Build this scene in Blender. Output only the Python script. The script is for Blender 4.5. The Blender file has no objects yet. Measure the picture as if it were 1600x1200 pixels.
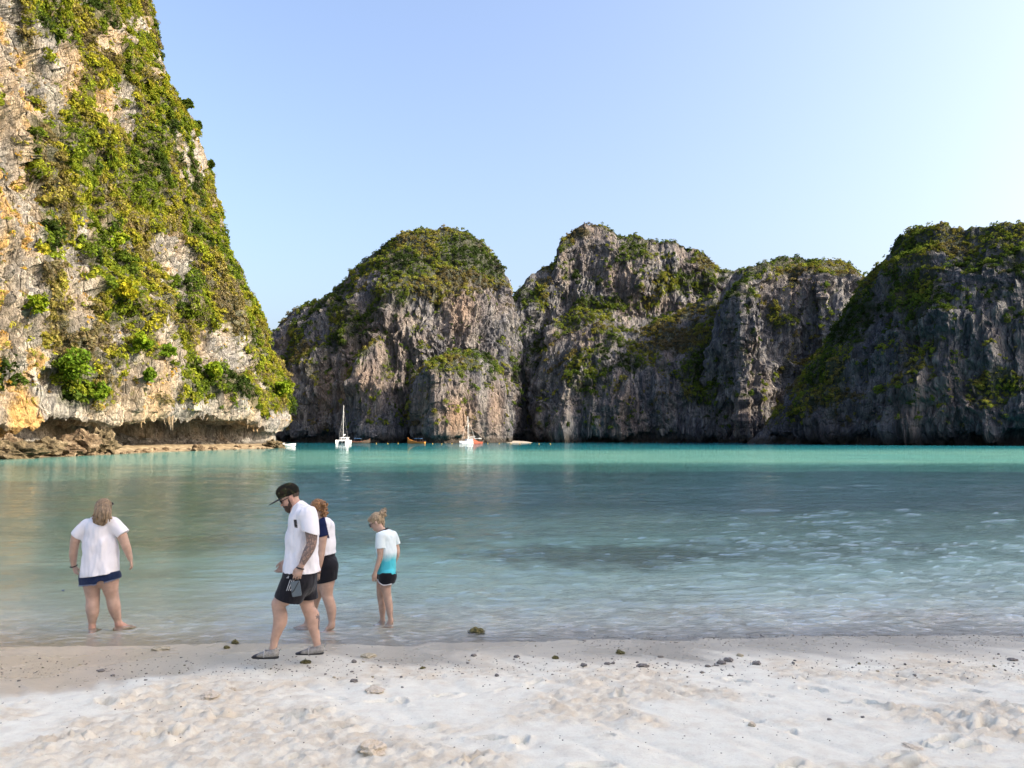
import bpy, math, time
import numpy as np
from mathutils import Vector

T0 = time.time()
rng = np.random.default_rng(11)
SC = bpy.context.scene
COL = SC.collection

# ------------------------------------------------------------------ camera
FPX = 1202.0                      # focal length in photograph pixels (1600 wide)
CAMZ = 2.38
PITCH = math.atan(85.0 / FPX)
cam = bpy.data.cameras.new('camera')
cam.sensor_width = 36.0
cam.lens = 36.0 * FPX / 1600.0
cam.clip_start = 0.05
cam.clip_end = 6000.0
camo = bpy.data.objects.new('camera', cam)
camo.location = (0, 0, CAMZ)
camo.rotation_euler = (math.radians(90) + PITCH, 0, 0)
COL.objects.link(camo)
SC.camera = camo

# ------------------------------------------------------------------ sky, sun, exposure
SUN_AZ, SUN_EL = 105.0, 31.0       # degrees: clockwise from the view direction, above the horizon
world = bpy.data.worlds.new('World')
SC.world = world
world.use_nodes = True
wn, wl = world.node_tree.nodes, world.node_tree.links
wn.clear()
w_out = wn.new('ShaderNodeOutputWorld')
w_bg = wn.new('ShaderNodeBackground')
w_sky = wn.new('ShaderNodeTexSky')
w_sky.sky_type = 'NISHITA'
w_sky.sun_disc = False
w_sky.sun_elevation = math.radians(SUN_EL)
w_sky.sun_rotation = math.radians(SUN_AZ)
w_sky.air_density = 1.1
w_sky.dust_density = 6.3
w_sky.ozone_density = 2.2
w_wb = wn.new('ShaderNodeMix')            # slight periwinkle cast of the whole sky
w_wb.data_type = 'RGBA'; w_wb.blend_type = 'MULTIPLY'
w_wb.inputs[0].default_value = 1.0
w_wb.inputs[7].default_value = (1.01, 0.972, 1.0, 1)
wl.new(w_sky.outputs[0], w_wb.inputs[6])
wl.new(w_wb.outputs[2], w_bg.inputs[0])
w_bg.inputs[1].default_value = 0.15
wl.new(w_bg.outputs[0], w_out.inputs[0])

sun = bpy.data.lights.new('sun', 'SUN')
sun.energy = 3.5
sun.angle = math.radians(0.55)
sun.color = (1.0, 0.88, 0.68)
suno = bpy.data.objects.new('sun', sun)
_az, _el = math.radians(SUN_AZ), math.radians(SUN_EL)
SUNV = Vector((math.sin(_az) * math.cos(_el), math.cos(_az) * math.cos(_el), math.sin(_el)))
suno.rotation_euler = (-SUNV).to_track_quat('-Z', 'Y').to_euler()
suno.location = SUNV * 400
COL.objects.link(suno)

SC.view_settings.view_transform = 'Standard'
SC.view_settings.look = 'None'
SC.view_settings.gamma = 1.0
SC.view_settings.use_curve_mapping = False
SC.view_settings.exposure = 1.46
SC.render.engine = 'CYCLES'
SC.cycles.use_denoising = True
SC.cycles.max_bounces = 8
SC.cycles.transparent_max_bounces = 12
SC.cycles.caustics_reflective = False
SC.cycles.caustics_refractive = False
SC.cycles.sample_clamp_indirect = 6.0

# ------------------------------------------------------------------ picture -> place
CP, SP = math.cos(PITCH), math.sin(PITCH)
def ray(px, py):
    a = (np.asarray(px, float) - 800) / FPX
    b = (600 - np.asarray(py, float)) / FPX
    return a, CP - SP * b, SP + CP * b
def W(px, py, D):
    dx, dy, dz = ray(px, py)
    t = np.asarray(D, float) / dy
    return np.stack(np.broadcast_arrays(dx * t, np.asarray(D, float) + 0 * dx * t, CAMZ + dz * t), -1)
def py_of(z, D):                  # picture row of a height z at depth D
    k = (np.asarray(z, float) - CAMZ) / D
    b = (k * CP - SP) / (CP + k * SP)
    return 600 - FPX * b
def x_of(px, D, py=685.0):
    dx, dy, dz = ray(px, py)
    return dx * D / dy

# ------------------------------------------------------------------ noise
def _h(ix, iy, iz, seed):
    h = (ix * np.uint32(374761393) + iy * np.uint32(668265263) + iz * np.uint32(2246822519)
         + np.uint32((seed * 3266489917) & 0xffffffff))
    h = (h ^ (h >> np.uint32(13))) * np.uint32(1274126177)
    h = (h ^ (h >> np.uint32(16))) * np.uint32(2654435761)
    return h ^ (h >> np.uint32(15))
def noise(p, seed=0):
    p = np.asarray(p, np.float32)
    sh = p.shape[:-1]
    p = p.reshape(-1, 3)
    out = np.empty(len(p), np.float32)
    for s in range(0, len(p), 200000):
        q = p[s:s + 200000]
        f0 = np.floor(q)
        f = q - f0
        i0 = f0.astype(np.int64).astype(np.uint32)
        u = f * f * f * (f * (f * 6 - 15) + 10)
        acc = np.zeros(len(q), np.float32)
        for cx in (0, 1):
            wx = u[:, 0] if cx else 1 - u[:, 0]
            for cy in (0, 1):
                wy = u[:, 1] if cy else 1 - u[:, 1]
                for cz in (0, 1):
                    wz = u[:, 2] if cz else 1 - u[:, 2]
                    h = _h(i0[:, 0] + np.uint32(cx), i0[:, 1] + np.uint32(cy), i0[:, 2] + np.uint32(cz), seed)
                    gx = (h & np.uint32(1023)).astype(np.float32) / 511.5 - 1
                    gy = ((h >> np.uint32(10)) & np.uint32(1023)).astype(np.float32) / 511.5 - 1
                    gz = ((h >> np.uint32(20)) & np.uint32(1023)).astype(np.float32) / 511.5 - 1
                    acc += wx * wy * wz * (gx * (f[:, 0] - cx) + gy * (f[:, 1] - cy) + gz * (f[:, 2] - cz))
        out[s:s + 200000] = acc * 1.25
    return out.reshape(sh)
def fbm(p, octv=4, seed=0, gain=0.5, lac=2.0):
    a, s, tot = 1.0, 1.0, 0.0
    for o in range(octv):
        tot = tot + a * noise(np.asarray(p) * s, seed + o * 17)
        a *= gain; s *= lac
    return tot
def ridged(p, octv=4, seed=0, gain=0.5, lac=2.0):
    a, s, tot, nrm = 1.0, 1.0, 0.0, 0.0
    for o in range(octv):
        tot = tot + a * (1 - np.abs(noise(np.asarray(p) * s, seed + o * 17)) * 2.2)
        nrm += a; a *= gain; s *= lac
    return tot / nrm
def sstep(a, b, x):
    t = np.clip((np.asarray(x, float) - a) / (b - a), 0, 1)
    return t * t * (3 - 2 * t)
def interp(x, pts):
    pts = sorted(pts)
    return np.interp(x, [p[0] for p in pts], [p[1] for p in pts])

# ------------------------------------------------------------------ materials
class NT:
    def __init__(s, name):
        s.m = bpy.data.materials.new(name)
        s.m.use_nodes = True
        s.t = s.m.node_tree
        s.t.nodes.clear()
        s.out = s.n('ShaderNodeOutputMaterial')
    def n(s, typ, **kw):
        nd = s.t.nodes.new(typ)
        for k, v in kw.items():
            if k in nd.inputs.keys():
                s.put(nd.inputs[k], v)
            else:
                setattr(nd, k, v)
        return nd
    def put(s, sock, v):
        if isinstance(v, bpy.types.NodeSocket):
            s.t.links.new(v, sock)
        elif isinstance(v, bpy.types.Node):
            s.t.links.new(v.outputs[0], sock)
        else:
            if hasattr(sock.default_value, '__len__') and len(sock.default_value) == 4 and len(v) == 3:
                v = (*v, 1)
            sock.default_value = v
    def pos(s, scale=(1, 1, 1), obj=False):
        if obj:
            g = s.n('ShaderNodeTexCoord').outputs['Object']
        else:
            g = s.n('ShaderNodeNewGeometry').outputs['Position']
        mp = s.n('ShaderNodeMapping')
        s.t.links.new(g, mp.inputs[0])
        mp.inputs['Scale'].default_value = scale
        return mp.outputs[0]
    def noise(s, vec, scale=1.0, detail=4.0, rough=0.55, dist=0.0):
        nd = s.n('ShaderNodeTexNoise', Vector=vec, Scale=scale, Detail=detail, Roughness=rough, Distortion=dist)
        return nd.outputs[0]
    def ramp(s, fac, stops, interp='LINEAR'):
        nd = s.n('ShaderNodeValToRGB', Fac=fac)
        cr = nd.color_ramp
        cr.interpolation = interp
        while len(cr.elements) > 1:
            cr.elements.remove(cr.elements[-1])
        for i, (p, c) in enumerate(stops):
            e = cr.elements[0] if i == 0 else cr.elements.new(p)
            e.position = p
            if not hasattr(c, '__len__'):
                c = (c, c, c)
            e.color = (*c, 1)
        return nd.outputs[0]
    def mix(s, fac, a, b, mode='MIX'):
        nd = s.n('ShaderNodeMix', data_type='RGBA', blend_type=mode)
        s.put(nd.inputs[0], fac); s.put(nd.inputs[6], a); s.put(nd.inputs[7], b)
        return nd.outputs[2]
    def math(s, op, a, b=0.0, c=None):
        nd = s.n('ShaderNodeMath', operation=op)
        s.put(nd.inputs[0], a); s.put(nd.inputs[1], b)
        if c is not None: s.put(nd.inputs[2], c)
        return nd.outputs[0]
    def attr(s, name, out='Fac'):
        return s.n('ShaderNodeAttribute', attribute_name=name).outputs[out]
    def bump(s, h, strength=0.5, dist=0.1, normal=None):
        nd = s.n('ShaderNodeBump', Height=h, Strength=strength, Distance=dist)
        if normal is not None: s.put(nd.inputs['Normal'], normal)
        return nd.outputs[0]
    def bsdf(s, color, rough=0.8, normal=None, spec=0.3, **kw):
        nd = s.n('ShaderNodeBsdfPrincipled', Roughness=rough, **kw)
        s.put(nd.inputs['Base Color'], color)
        s.put(nd.inputs['Specular IOR Level'], spec)
        if normal is not None: s.put(nd.inputs['Normal'], normal)
        s.t.links.new(nd.outputs[0], s.out.inputs[0])
        return nd
_plain = {}
def plain(name, color, rough=0.6, spec=0.4, var=0.12, scale=30.0, metallic=0.0, bump=0.0):
    """paint / cloth / plastic with a little mottling"""
    if name in _plain: return _plain[name]
    b = NT(name)
    v = b.noise(b.pos(obj=True), scale, 3)
    c = b.mix(b.ramp(v, [(0.3, 0.0), (0.7, 1.0)]), tuple(x * (1 - var) for x in color), tuple(min(1, x * (1 + var)) for x in color))
    nrm = b.bump(v, bump, 0.01) if bump else None
    nd = b.bsdf(c, rough, nrm, spec)
    nd.inputs['Metallic'].default_value = metallic
    _plain[name] = b.m
    return b.m

# ------------------------------------------------------------------ objects
def mesh_np(name, verts, faces=None, quads=None, mat=None, smooth=True, attrs=None, cols=None):
    """fast mesh from numpy: faces (list) or quads/tris as (n,k) array"""
    me = bpy.data.meshes.new(name)
    v = np.ascontiguousarray(np.asarray(verts, np.float32).reshape(-1, 3))
    if quads is None:
        me.from_pydata(v.tolist(), [], [list(map(int, f)) for f in faces])
    else:
        q = np.ascontiguousarray(quads, np.int32)
        nf, k = q.shape
        me.vertices.add(len(v)); me.vertices.foreach_set('co', v.ravel())
        me.loops.add(nf * k); me.loops.foreach_set('vertex_index', q.ravel())
        me.polygons.add(nf)
        me.polygons.foreach_set('loop_start', np.arange(0, nf * k, k, dtype=np.int32))
        me.polygons.foreach_set('loop_total', np.full(nf, k, np.int32))
        me.update(calc_edges=True)
    me.polygons.foreach_set('use_smooth', np.full(len(me.polygons), smooth, bool))
    for k, a in (attrs or {}).items():
        at = me.attributes.new(k, 'FLOAT', 'POINT')
        at.data.foreach_set('value', np.ascontiguousarray(a, np.float32).ravel())
    for k, a in (cols or {}).items():
        at = me.attributes.new(k, 'FLOAT_COLOR', 'POINT')
        a = np.asarray(a, np.float32).reshape(-1, 3)
        at.data.foreach_set('color', np.concatenate([a, np.ones((len(a), 1), np.float32)], 1).ravel())
    if mat: me.materials.append(mat)
    me.validate(); me.update()
    return me
def link(name, me, parent=None, loc=(0, 0, 0), rot=None):
    o = bpy.data.objects.new(name, me)
    COL.objects.link(o)
    o.location = tuple(float(c) for c in loc)
    if rot: o.rotation_euler = rot
    if parent is not None: o.parent = parent
    return o
def tag(o, label=None, cat=None, group=None, kind=None):
    if label: o['label'] = label
    if cat: o['category'] = cat
    if group: o['group'] = group
    if kind: o['kind'] = kind
    return o
def gridq(nv, nu):
    i = np.arange(nv * nu).reshape(nv, nu)
    return np.stack([i[:-1, :-1], i[:-1, 1:], i[1:, 1:], i[1:, :-1]], -1).reshape(-1, 4)
def normals_grid(P):
    du = np.gradient(P, axis=1); dv = np.gradient(P, axis=0)
    n = np.cross(du, dv)
    return n / (np.linalg.norm(n, axis=-1, keepdims=True) + 1e-9)
# ================================================================== GROUND (beach + sea bed) AND WATER
FOOT = [(-260, 74), (-120, 86), (0, 99), (100, 112), (180, 127), (300, 158), (400, 187), (455, 203), (520, 215)]
def foot_D(px): return interp(px, FOOT)

def shore_y(x):
    p = np.stack([np.asarray(x) * 0.35, 0 * np.asarray(x), 0 * np.asarray(x)], -1)
    return 9.30 + 0.045 * x + 0.22 * noise(p, 5) + 0.10 * noise(p * 3.1, 6) + 0.035 * noise(p * 9.0, 8)
SEA = [(-60, -3.2), (-20, -1.15), (-10, -0.66), (-6, -0.49), (-4, -0.31), (-1.5, -0.085), (-0.6, -0.03), (0, 0), (1, 0.06), (3, 0.15),
       (8, 0.34), (15, 0.6), (25, 0.95), (50, 1.45), (150, 2.4), (400, 5), (1500, 9)]
def base_z(x, y):
    d = y - shore_y(x)
    z = -interp(d, SEA)
    px = 800 + FPX * x / np.maximum(y, 1.0)
    s = y - foot_D(px)
    bank = interp(s, [(-40, -9), (-16, -1.0), (-11, -0.12), (-7, 0.12), (-3, 0.5), (2, 1.0), (60, 1.4)])
    bank = np.where(y > 20, bank, -9)
    k = 1 - sstep(428, 462, px)
    bank = -9 + (bank + 9) * k
    return np.where(bank > z, bank, z)

rows = [-70, -40, -25, -15, -9, -5, -2, 0, 1, 2, 2.6]
y = 3.0
ys_ = []
while y < 11.5:
    ys_.append(y); y += 0.012 + 0.0021 * y
while y < 60:
    ys_.append(y); y *= 1.02
while y < 900:
    ys_.append(y); y *= 1.022
ROW = np.array(rows + ys_)
wid = np.where(ROW > 0, 3.4 + 0.74 * ROW, 3.4 - 2.0 * ROW)
S = np.linspace(-1, 1, 540)
S = np.sign(S) * np.abs(S) ** 1.0
GX = wid[:, None] * S[None, :]
GY = np.repeat(ROW[:, None], len(S), 1)
GX = np.where((np.abs(S) > 0.995)[None, :], np.sign(S)[None, :] * np.maximum(wid[:, None] * 1.6, 120), GX)
GZ = base_z(GX, GY)
dsh = GY - shore_y(GX)
near = (GY < 11.5) & (GY > 2.0)
P3 = np.stack([GX, GY, 0 * GX], -1)[near]
dry = sstep(-1.0, -2.0, dsh[near])
# uneven trodden sand
rough_zone = sstep(0.0, 0.35, fbm(P3 * 0.62, 3, 31) + 0.14 + 0.16 * sstep(0.5, -2.0, P3[:, 0]) * sstep(7.2, 6.2, P3[:, 1]) - 0.10 * sstep(-1.0, 2.0, P3[:, 0]) * sstep(2.6, 1.2, P3[:, 0]))
dz = 0.022 * fbm(P3 * 1.1, 3, 21) + 0.02 * fbm(P3 * 3.7, 2, 22) * (0.35 + rough_zone)
lumps = np.maximum(0, ridged(P3 * 9.0, 3, 40, 0.65) - 0.45)
dz = dz + 0.044 * lumps * rough_zone * (0.5 + 0.5 * dry)
grit = fbm(P3 * 15.0, 3, 44, 0.75)
dz = dz + (0.005 + 0.021 * rough_zone) * grit
dz = dz * (0.10 + 0.90 * dry)
# drainage rills running down to the water
rill = ridged(np.stack([P3[:, 0] * 1.5 + 0.8 * P3[:, 1], P3[:, 1] * 0.28, 0 * P3[:, 0]], -1), 2, 61)
dz -= 0.018 * np.maximum(0, rill - 0.72) / 0.28 * dry
# footprints and scuffs
nfp = 0
frng = np.random.default_rng(5)
fps = []
def trail(x0, y0, x1, y1, n, ln=0.26):
    for i in range(n):
        t = i / max(1, n - 1)
        a = math.atan2(y1 - y0, x1 - x0)
        off = 0.09 * (1 if i % 2 else -1)
        fps.append((x0 + (x1 - x0) * t - math.sin(a) * off + frng.normal(0, .03), y0 + (y1 - y0) * t + math.cos(a) * off + frng.normal(0, .03),
                    a + frng.normal(0, .25), ln * frng.uniform(.8, 1.1), frng.uniform(.5, 1.1)))
trail(-3.6, 5.2, -0.6, 6.9, 7); trail(2.0, 4.6, 5.4, 7.2, 8); trail(4.2, 5.0, 2.2, 7.4, 6); trail(-3.4, 6.6, -0.2, 5.6, 7)
trail(1.2, 4.5, 3.6, 5.6, 5); trail(-2.2, 4.6, 0.4, 5.0, 5); trail(3.2, 6.3, 6.0, 6.0, 5)
for i in range(46):
    fps.append((frng.uniform(-5.2, 5.6), frng.uniform(4.0, 7.4), frng.uniform(0, 6.28), frng.uniform(.10, .26), frng.uniform(.3, .9)))
X, Y = P3[:, 0], P3[:, 1]
for (fx, fy, a, ln, dep) in fps:
    m = (np.abs(X - fx) < ln * 1.6) & (np.abs(Y - fy) < ln * 1.6)
    if not m.any(): continue
    u = (X[m] - fx) * math.cos(a) + (Y[m] - fy) * math.sin(a)
    v = -(X[m] - fx) * math.sin(a) + (Y[m] - fy) * math.cos(a)
    r = np.sqrt((u / (ln * .55)) ** 2 + (v / (ln * (.21 + .05 * np.tanh(u / ln * 4)))) ** 2)
    r = r + 0.16 * noise(np.stack([X[m] * 9, Y[m] * 9, 0 * X[m] + ln], -1), 7)
    dd = -0.085 * dep * (1 - sstep(0.45, 1.0, r)) + 0.035 * dep * np.exp(-((r - 1.25) / 0.28) ** 2)
    dz[m] += dd * dry[m]
gz = GZ.copy()
gz[near] += dz
far_rough = (GY >= 11.5)
Pf = np.stack([GX, GY, 0 * GX], -1)[far_rough]
gz[far_rough] += 0.05 * fbm(Pf * 0.5, 3, 71) + np.where(gz[far_rough] > -0.1, 0.25 * np.maximum(0, fbm(Pf * 0.6, 3, 73)), 0)
disturbed = np.zeros_like(GX); disturbed[near] = rough_zone
wetn = fbm(np.stack([GX * 0.9 + 1.1 * GY, GY * 0.5, 0 * GX], -1), 3, 81)
wet = 1 - sstep(0.030, 0.095, gz + 0.035 * wetn + 0.02 * fbm(np.stack([GX * 4 + 3 * GY, GY * 0.9, 0 * GX], -1), 2, 83) - 0.10 * sstep(-2.6, -5.0, GX))
wet = wet * (1 - 0.92 * sstep(0.0, 0.07, -gz))
# sea-bed growth in dark patches, plus a broad band painted dark for the shaded water
def patch(x, y, cx, cy, rx, ry, seed):
    r = np.sqrt(((x - cx) / rx) ** 2 + ((y - cy) / ry) ** 2)
    q = np.stack([x * 0.9, y * 0.5, 0 * x], -1)
    return 1 - sstep(0.45, 1.15, r + 0.55 * fbm(q, 3, seed))
weed = np.clip(0.9 * sstep(15, 26, GY + 4 * fbm(np.stack([GX * .08, GY * .12, 0 * GX], -1), 3, 96)) * (1 - sstep(56, 72, GY)) * (0.35 + 0.65 * sstep(-24, 2, GX)) + 0.9 * patch(GX, GY, 1.7, 18.2, 3.4, 2.6, 91) + 0.6 * patch(GX, GY, 6.5, 19.5, 6.0, 3.0, 92) + 0.45 * patch(GX, GY, -6.0, 22, 6, 4, 93)
               + 0.55 * patch(GX, GY, 13, 33, 12, 7, 94) + 0.35 * patch(GX, GY, -9, 15, 3, 2, 95), 0, 1)

b = NT('sand')
pos = b.pos()
n1 = b.noise(pos, 0.9, 5); n2 = b.noise(pos, 46.0, 4, 0.75); n3 = b.noise(pos, 7.0, 4)
dryc = b.ramp(n3, [(0.30, (0.675, 0.635, 0.515)), (0.55, (0.74, 0.72, 0.595)), (0.75, (0.765, 0.75, 0.625))])
dryc = b.mix(b.math('MULTIPLY', b.attr('disturbed'), b.ramp(n3, [(0.35, 1.0), (0.6, 0.35)])), dryc, (0.60, 0.525, 0.39))
dryc = b.mix(b.ramp(n2, [(0.50, 0.0), (0.80, 0.30)]), dryc, (0.30, 0.25, 0.20))
wetc = b.ramp(n1, [(0.30, (0.375, 0.34, 0.26)), (0.7, (0.465, 0.43, 0.335))])
wetc = b.mix(b.ramp(n2, [(0.52, 0.0), (0.74, 0.40)]), wetc, (0.25, 0.215, 0.175))
wetc = b.mix(b.attr('lefty'), wetc, (0.54, 0.45, 0.32))
c = b.mix(b.attr('wet'), dryc, wetc)
weed_shade_col = b.ramp(b.noise(pos, 2.2, 5), [(0.35, (0.035, 0.045, 0.02)), (0.65, (0.11, 0.115, 0.055))])
c = b.mix(b.attr('weed'), c, weed_shade_col)  # mask holds real growth and the painted shade band
rockc = b.ramp(b.noise(pos, 0.8, 6), [(0.3, (0.09, 0.065, 0.04)), (0.55, (0.24, 0.19, 0.12)), (0.75, (0.42, 0.36, 0.25))])
c = b.mix(b.attr('bank'), c, rockc)
nrm = b.bump(b.math('ADD', n2, b.math('MULTIPLY', n3, 0.5)), 0.45, 0.016)
rgh = b.mix(b.attr('wet'), (0.95,) * 3, b.ramp(n1, [(0.4, 0.20), (0.65, 0.42)]))
b.bsdf(c, rgh, nrm, b.math('ADD', 0.15, b.math('MULTIPLY', b.attr('wet'), 0.4)))
px_ = 800 + FPX * GX / np.maximum(GY, 1)
bankm = sstep(-20, -9, GY - foot_D(px_)) * (1 - sstep(430, 470, px_)) * (GY > 25)
me = mesh_np('beach', np.stack([GX, GY, gz], -1), quads=gridq(*GX.shape), mat=b.m,
             attrs={'wet': wet, 'weed': weed, 'disturbed': disturbed, 'bank': bankm, 'lefty': sstep(-2.4, -4.6, GX) * 0.8})
beach = tag(link('beach', me), 'pale trodden sand beach sloping under the shallow sea', None, None, 'structure')
def sand_z(x, y):
    """height of the finished sand sheet at a point (near part)"""
    j = np.clip(np.searchsorted(ROW, y), 1, len(ROW) - 1)
    j = j if abs(ROW[j] - y) < abs(ROW[j - 1] - y) else j - 1
    i = int(np.argmin(np.abs(GX[j] - x)))
    return float(gz[j, i])
def on_sand(px, py):
    z = 0.1
    for _ in range(12):
        dx, dy, dz_ = ray(px, py)
        t = (z - CAMZ) / dz_
        xx, yy = float(dx * t), float(dy * t)
        z = sand_z(xx, yy)
    return xx, yy, z

# ------------------------------------------------------------------ water
yr = []
y = 8.35
while y < 40: yr.append(y); y += 0.008 + 0.0042 * y
while y < 120: yr.append(y); y *= 1.009
while y < 1400: yr.append(y); y *= 1.02
WR = np.array(yr)
ww = 5.5 + 0.80 * WR
SX = np.linspace(-1, 1, 500)
WX = ww[:, None] * SX[None, :]
WY = np.repeat(WR[:, None], len(SX), 1)
WX = np.where((np.abs(SX) > 0.995)[None, :], np.sign(SX)[None, :] * np.maximum(ww[:, None] * 2.2, 60), WX)
spx = (2 * ww / 500)[:, None]
spy = np.gradient(WR)[:, None]
wz = np.zeros_like(WX)
def wave(lx, ly, amp, seed, oc=2, skew=0.0):
    lim = np.clip(1.4 - spx / (0.36 * min(lx, ly * 2.0)), 0, 1) * np.clip(1.5 - spy / (0.44 * ly), 0, 1)
    q = np.stack([WX / lx + skew * WY / ly, WY / ly + 0.35 * np.sin(WX / (lx * 3.1)), 0 * WX], -1)
    n_ = fbm(q, oc, seed)
    return amp * lim * (n_ + 0.6 * n_ * np.abs(n_))
sh = sstep(-0.3, 3.0, WY - shore_y(WX))
calm = 0.30 + 0.70 * sstep(-0.36, -0.12, WX / WY) + 0.35 * sstep(0.1, 0.5, WX / WY)
wz += wave(3.2, 1.15, 0.042, 201, 2, 0.15) * (0.35 + 0.65 * sh)
wz += wave(1.1, 0.38, 0.036, 203, 2, -0.2) * (0.45 + 0.55 * sh)
wz += wave(0.50, 0.21, 0.027, 205, 2, 0.3)
wz += wave(9, 4.0, 0.03, 207, 2) * sh
# small ringing wavelets spreading from the wading people
for (cx, cy, a0) in ((-5.24, 9.84, .007), (-2.4, 9.9, .007), (-1.65, 10.2, .005)):
    r = np.hypot(WX - cx, WY - cy)
    wz += a0 * np.cos(r * 17.0 + 2.2 * noise(np.stack([WX, WY, 0 * WX], -1), 9)) * np.exp(-r / 1.5) * sstep(0.05, 0.3, r)
wz = wz * calm
gdep = base_z(WX, WY)
edge = sstep(0.0, 0.6, WY - shore_y(WX))
wz = wz * (0.18 + 0.82 * edge) + 0.004
dep = np.maximum(0, wz - gdep)
shade_band = sstep(16, 30, WY + 5 * fbm(np.stack([WX * .08, WY * .12, 0 * WX], -1), 3, 96)) * (1 - sstep(63, 82, WY + 4 * fbm(np.stack([WX * .05, WY * .1, 0 * WX], -1), 2, 97))) * (0.35 + 0.65 * sstep(-24, 2, WX))  # band of water coloured darker for the cliffs' shade and reflection
pale = sstep(62, 80, WY + 8 * fbm(np.stack([WX * .03, WY * .05, 0 * WX], -1), 2, 98)) * (1 - sstep(128, 190, WY + 22 * fbm(np.stack([WX * .02, WY * .02, 0 * WX], -1), 2, 99) - 0.1 * WX))
b = NT('sea_water')
pos = b.pos()
d = b.attr('depth')
# water body: clear at the edge, greener and denser with depth; paler over sandy bottom, with the sunlit band's brightness added to the colour
body = b.ramp(b.math('MULTIPLY', d, 0.25), [(0.0, (0.42, 0.50, 0.38)), (0.12, (0.27, 0.44, 0.34)), (0.26, (0.11, 0.30, 0.25)), (0.60, (0.02, 0.18, 0.20)), (0.9, (0.01, 0.12, 0.16))])
vn = b.noise(b.pos((0.03, 0.07, 1)), 1.0, 4)
body = b.mix(b.math('MULTIPLY', b.attr('pale'), b.ramp(vn, [(0.35, 0.45), (0.65, 1.0)])), body, (0.12, 0.27, 0.225))
body = b.mix(b.math('MULTIPLY', b.attr('shade_band'), 0.8), body, (0.014, 0.066, 0.066))
tr_fac = b.math('POWER', 2.718, b.math('SUBTRACT', b.math('MULTIPLY', d, -0.40), b.math('MULTIPLY', b.math('MULTIPLY', d, d), 0.75)))
def chan(k): return b.math('POWER', 2.718, b.math('MULTIPLY', d, -k))
tcol = b.n('ShaderNodeCombineColor', Red=chan(0.95), Green=chan(0.11), Blue=chan(0.14))
tr = b.n('ShaderNodeBsdfTransparent', Color=tcol.outputs[0])
df = b.n('ShaderNodeBsdfDiffuse', Color=body)
m1 = b.n('ShaderNodeMixShader'); b.put(m1.inputs[0], tr_fac); b.put(m1.inputs[1], df); b.put(m1.inputs[2], tr)
r1 = b.noise(b.pos((1.0, 2.3, 1)), 5.0, 4, 0.6)
r2 = b.noise(b.pos((0.8, 2.2, 1)), 1.3, 4, 0.6)
r3 = b.noise(b.pos((0.10, 0.32, 1)), 1.0, 3, 0.6)
farm = b.attr('far')
r0 = b.noise(b.pos((1.0, 1.9, 1)), 13.0, 3, 0.6)
rip = b.attr('ripple')
nrm = b.bump(r0, b.math('MULTIPLY', rip, 0.5), 0.008)
nrm = b.bump(r1, b.math('MULTIPLY', rip, 0.95), 0.042, nrm)
nrm = b.bump(b.math('MULTIPLY', r2, b.math('ADD', 0.12, farm)), 0.6, 0.11, nrm)
gl = b.n('ShaderNodeBsdfGlossy', Roughness=0.025, Normal=nrm)
gl.inputs['Color'].default_value = (0.96, 0.98, 1.0, 1)
fr = b.n('ShaderNodeFresnel', IOR=1.33, Normal=nrm)
gust = b.math('MULTIPLY', fr.outputs[0], b.math('MULTIPLY', b.ramp(r3, [(0.35, 0.80), (0.65, 1.0)]), b.math('SUBTRACT', 1.0, b.math('MULTIPLY', b.attr('pale'), 0.25))))
m2 = b.n('ShaderNodeMixShader'); b.put(m2.inputs[0], gust); b.put(m2.inputs[1], m1); b.put(m2.inputs[2], gl)
# thin broken foam in the wash at the edge
fo = b.math('MULTIPLY', b.ramp(d, [(0.0, 0.25), (0.012, 0.9), (0.03, 1.0), (0.13, 0.0)]), b.ramp(b.noise(b.pos((1.2, 3.5, 1)), 4.0, 6, 0.7), [(0.50, 0.0), (0.66, 0.42)]))
fod = b.n('ShaderNodeBsdfDiffuse', Color=(0.8, 0.82, 0.82, 1))
m3 = b.n('ShaderNodeMixShader'); b.put(m3.inputs[0], fo); b.put(m3.inputs[1], m2); b.put(m3.inputs[2], fod)
b.t.links.new(m3.outputs[0], b.out.inputs[0])
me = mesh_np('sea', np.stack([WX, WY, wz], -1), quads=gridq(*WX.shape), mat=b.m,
             attrs={'depth': dep, 'pale': pale, 'shade_band': shade_band, 'far': (0.85 * sstep(9, 26, WY) - 0.42 * sstep(32, 75, WY)) * calm, 'ripple': calm * (1 - 0.55 * sstep(14, 45, WY))})
sea = tag(link('sea', me), 'clear turquoise bay water rippling onto the beach', None, None, 'structure')
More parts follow.
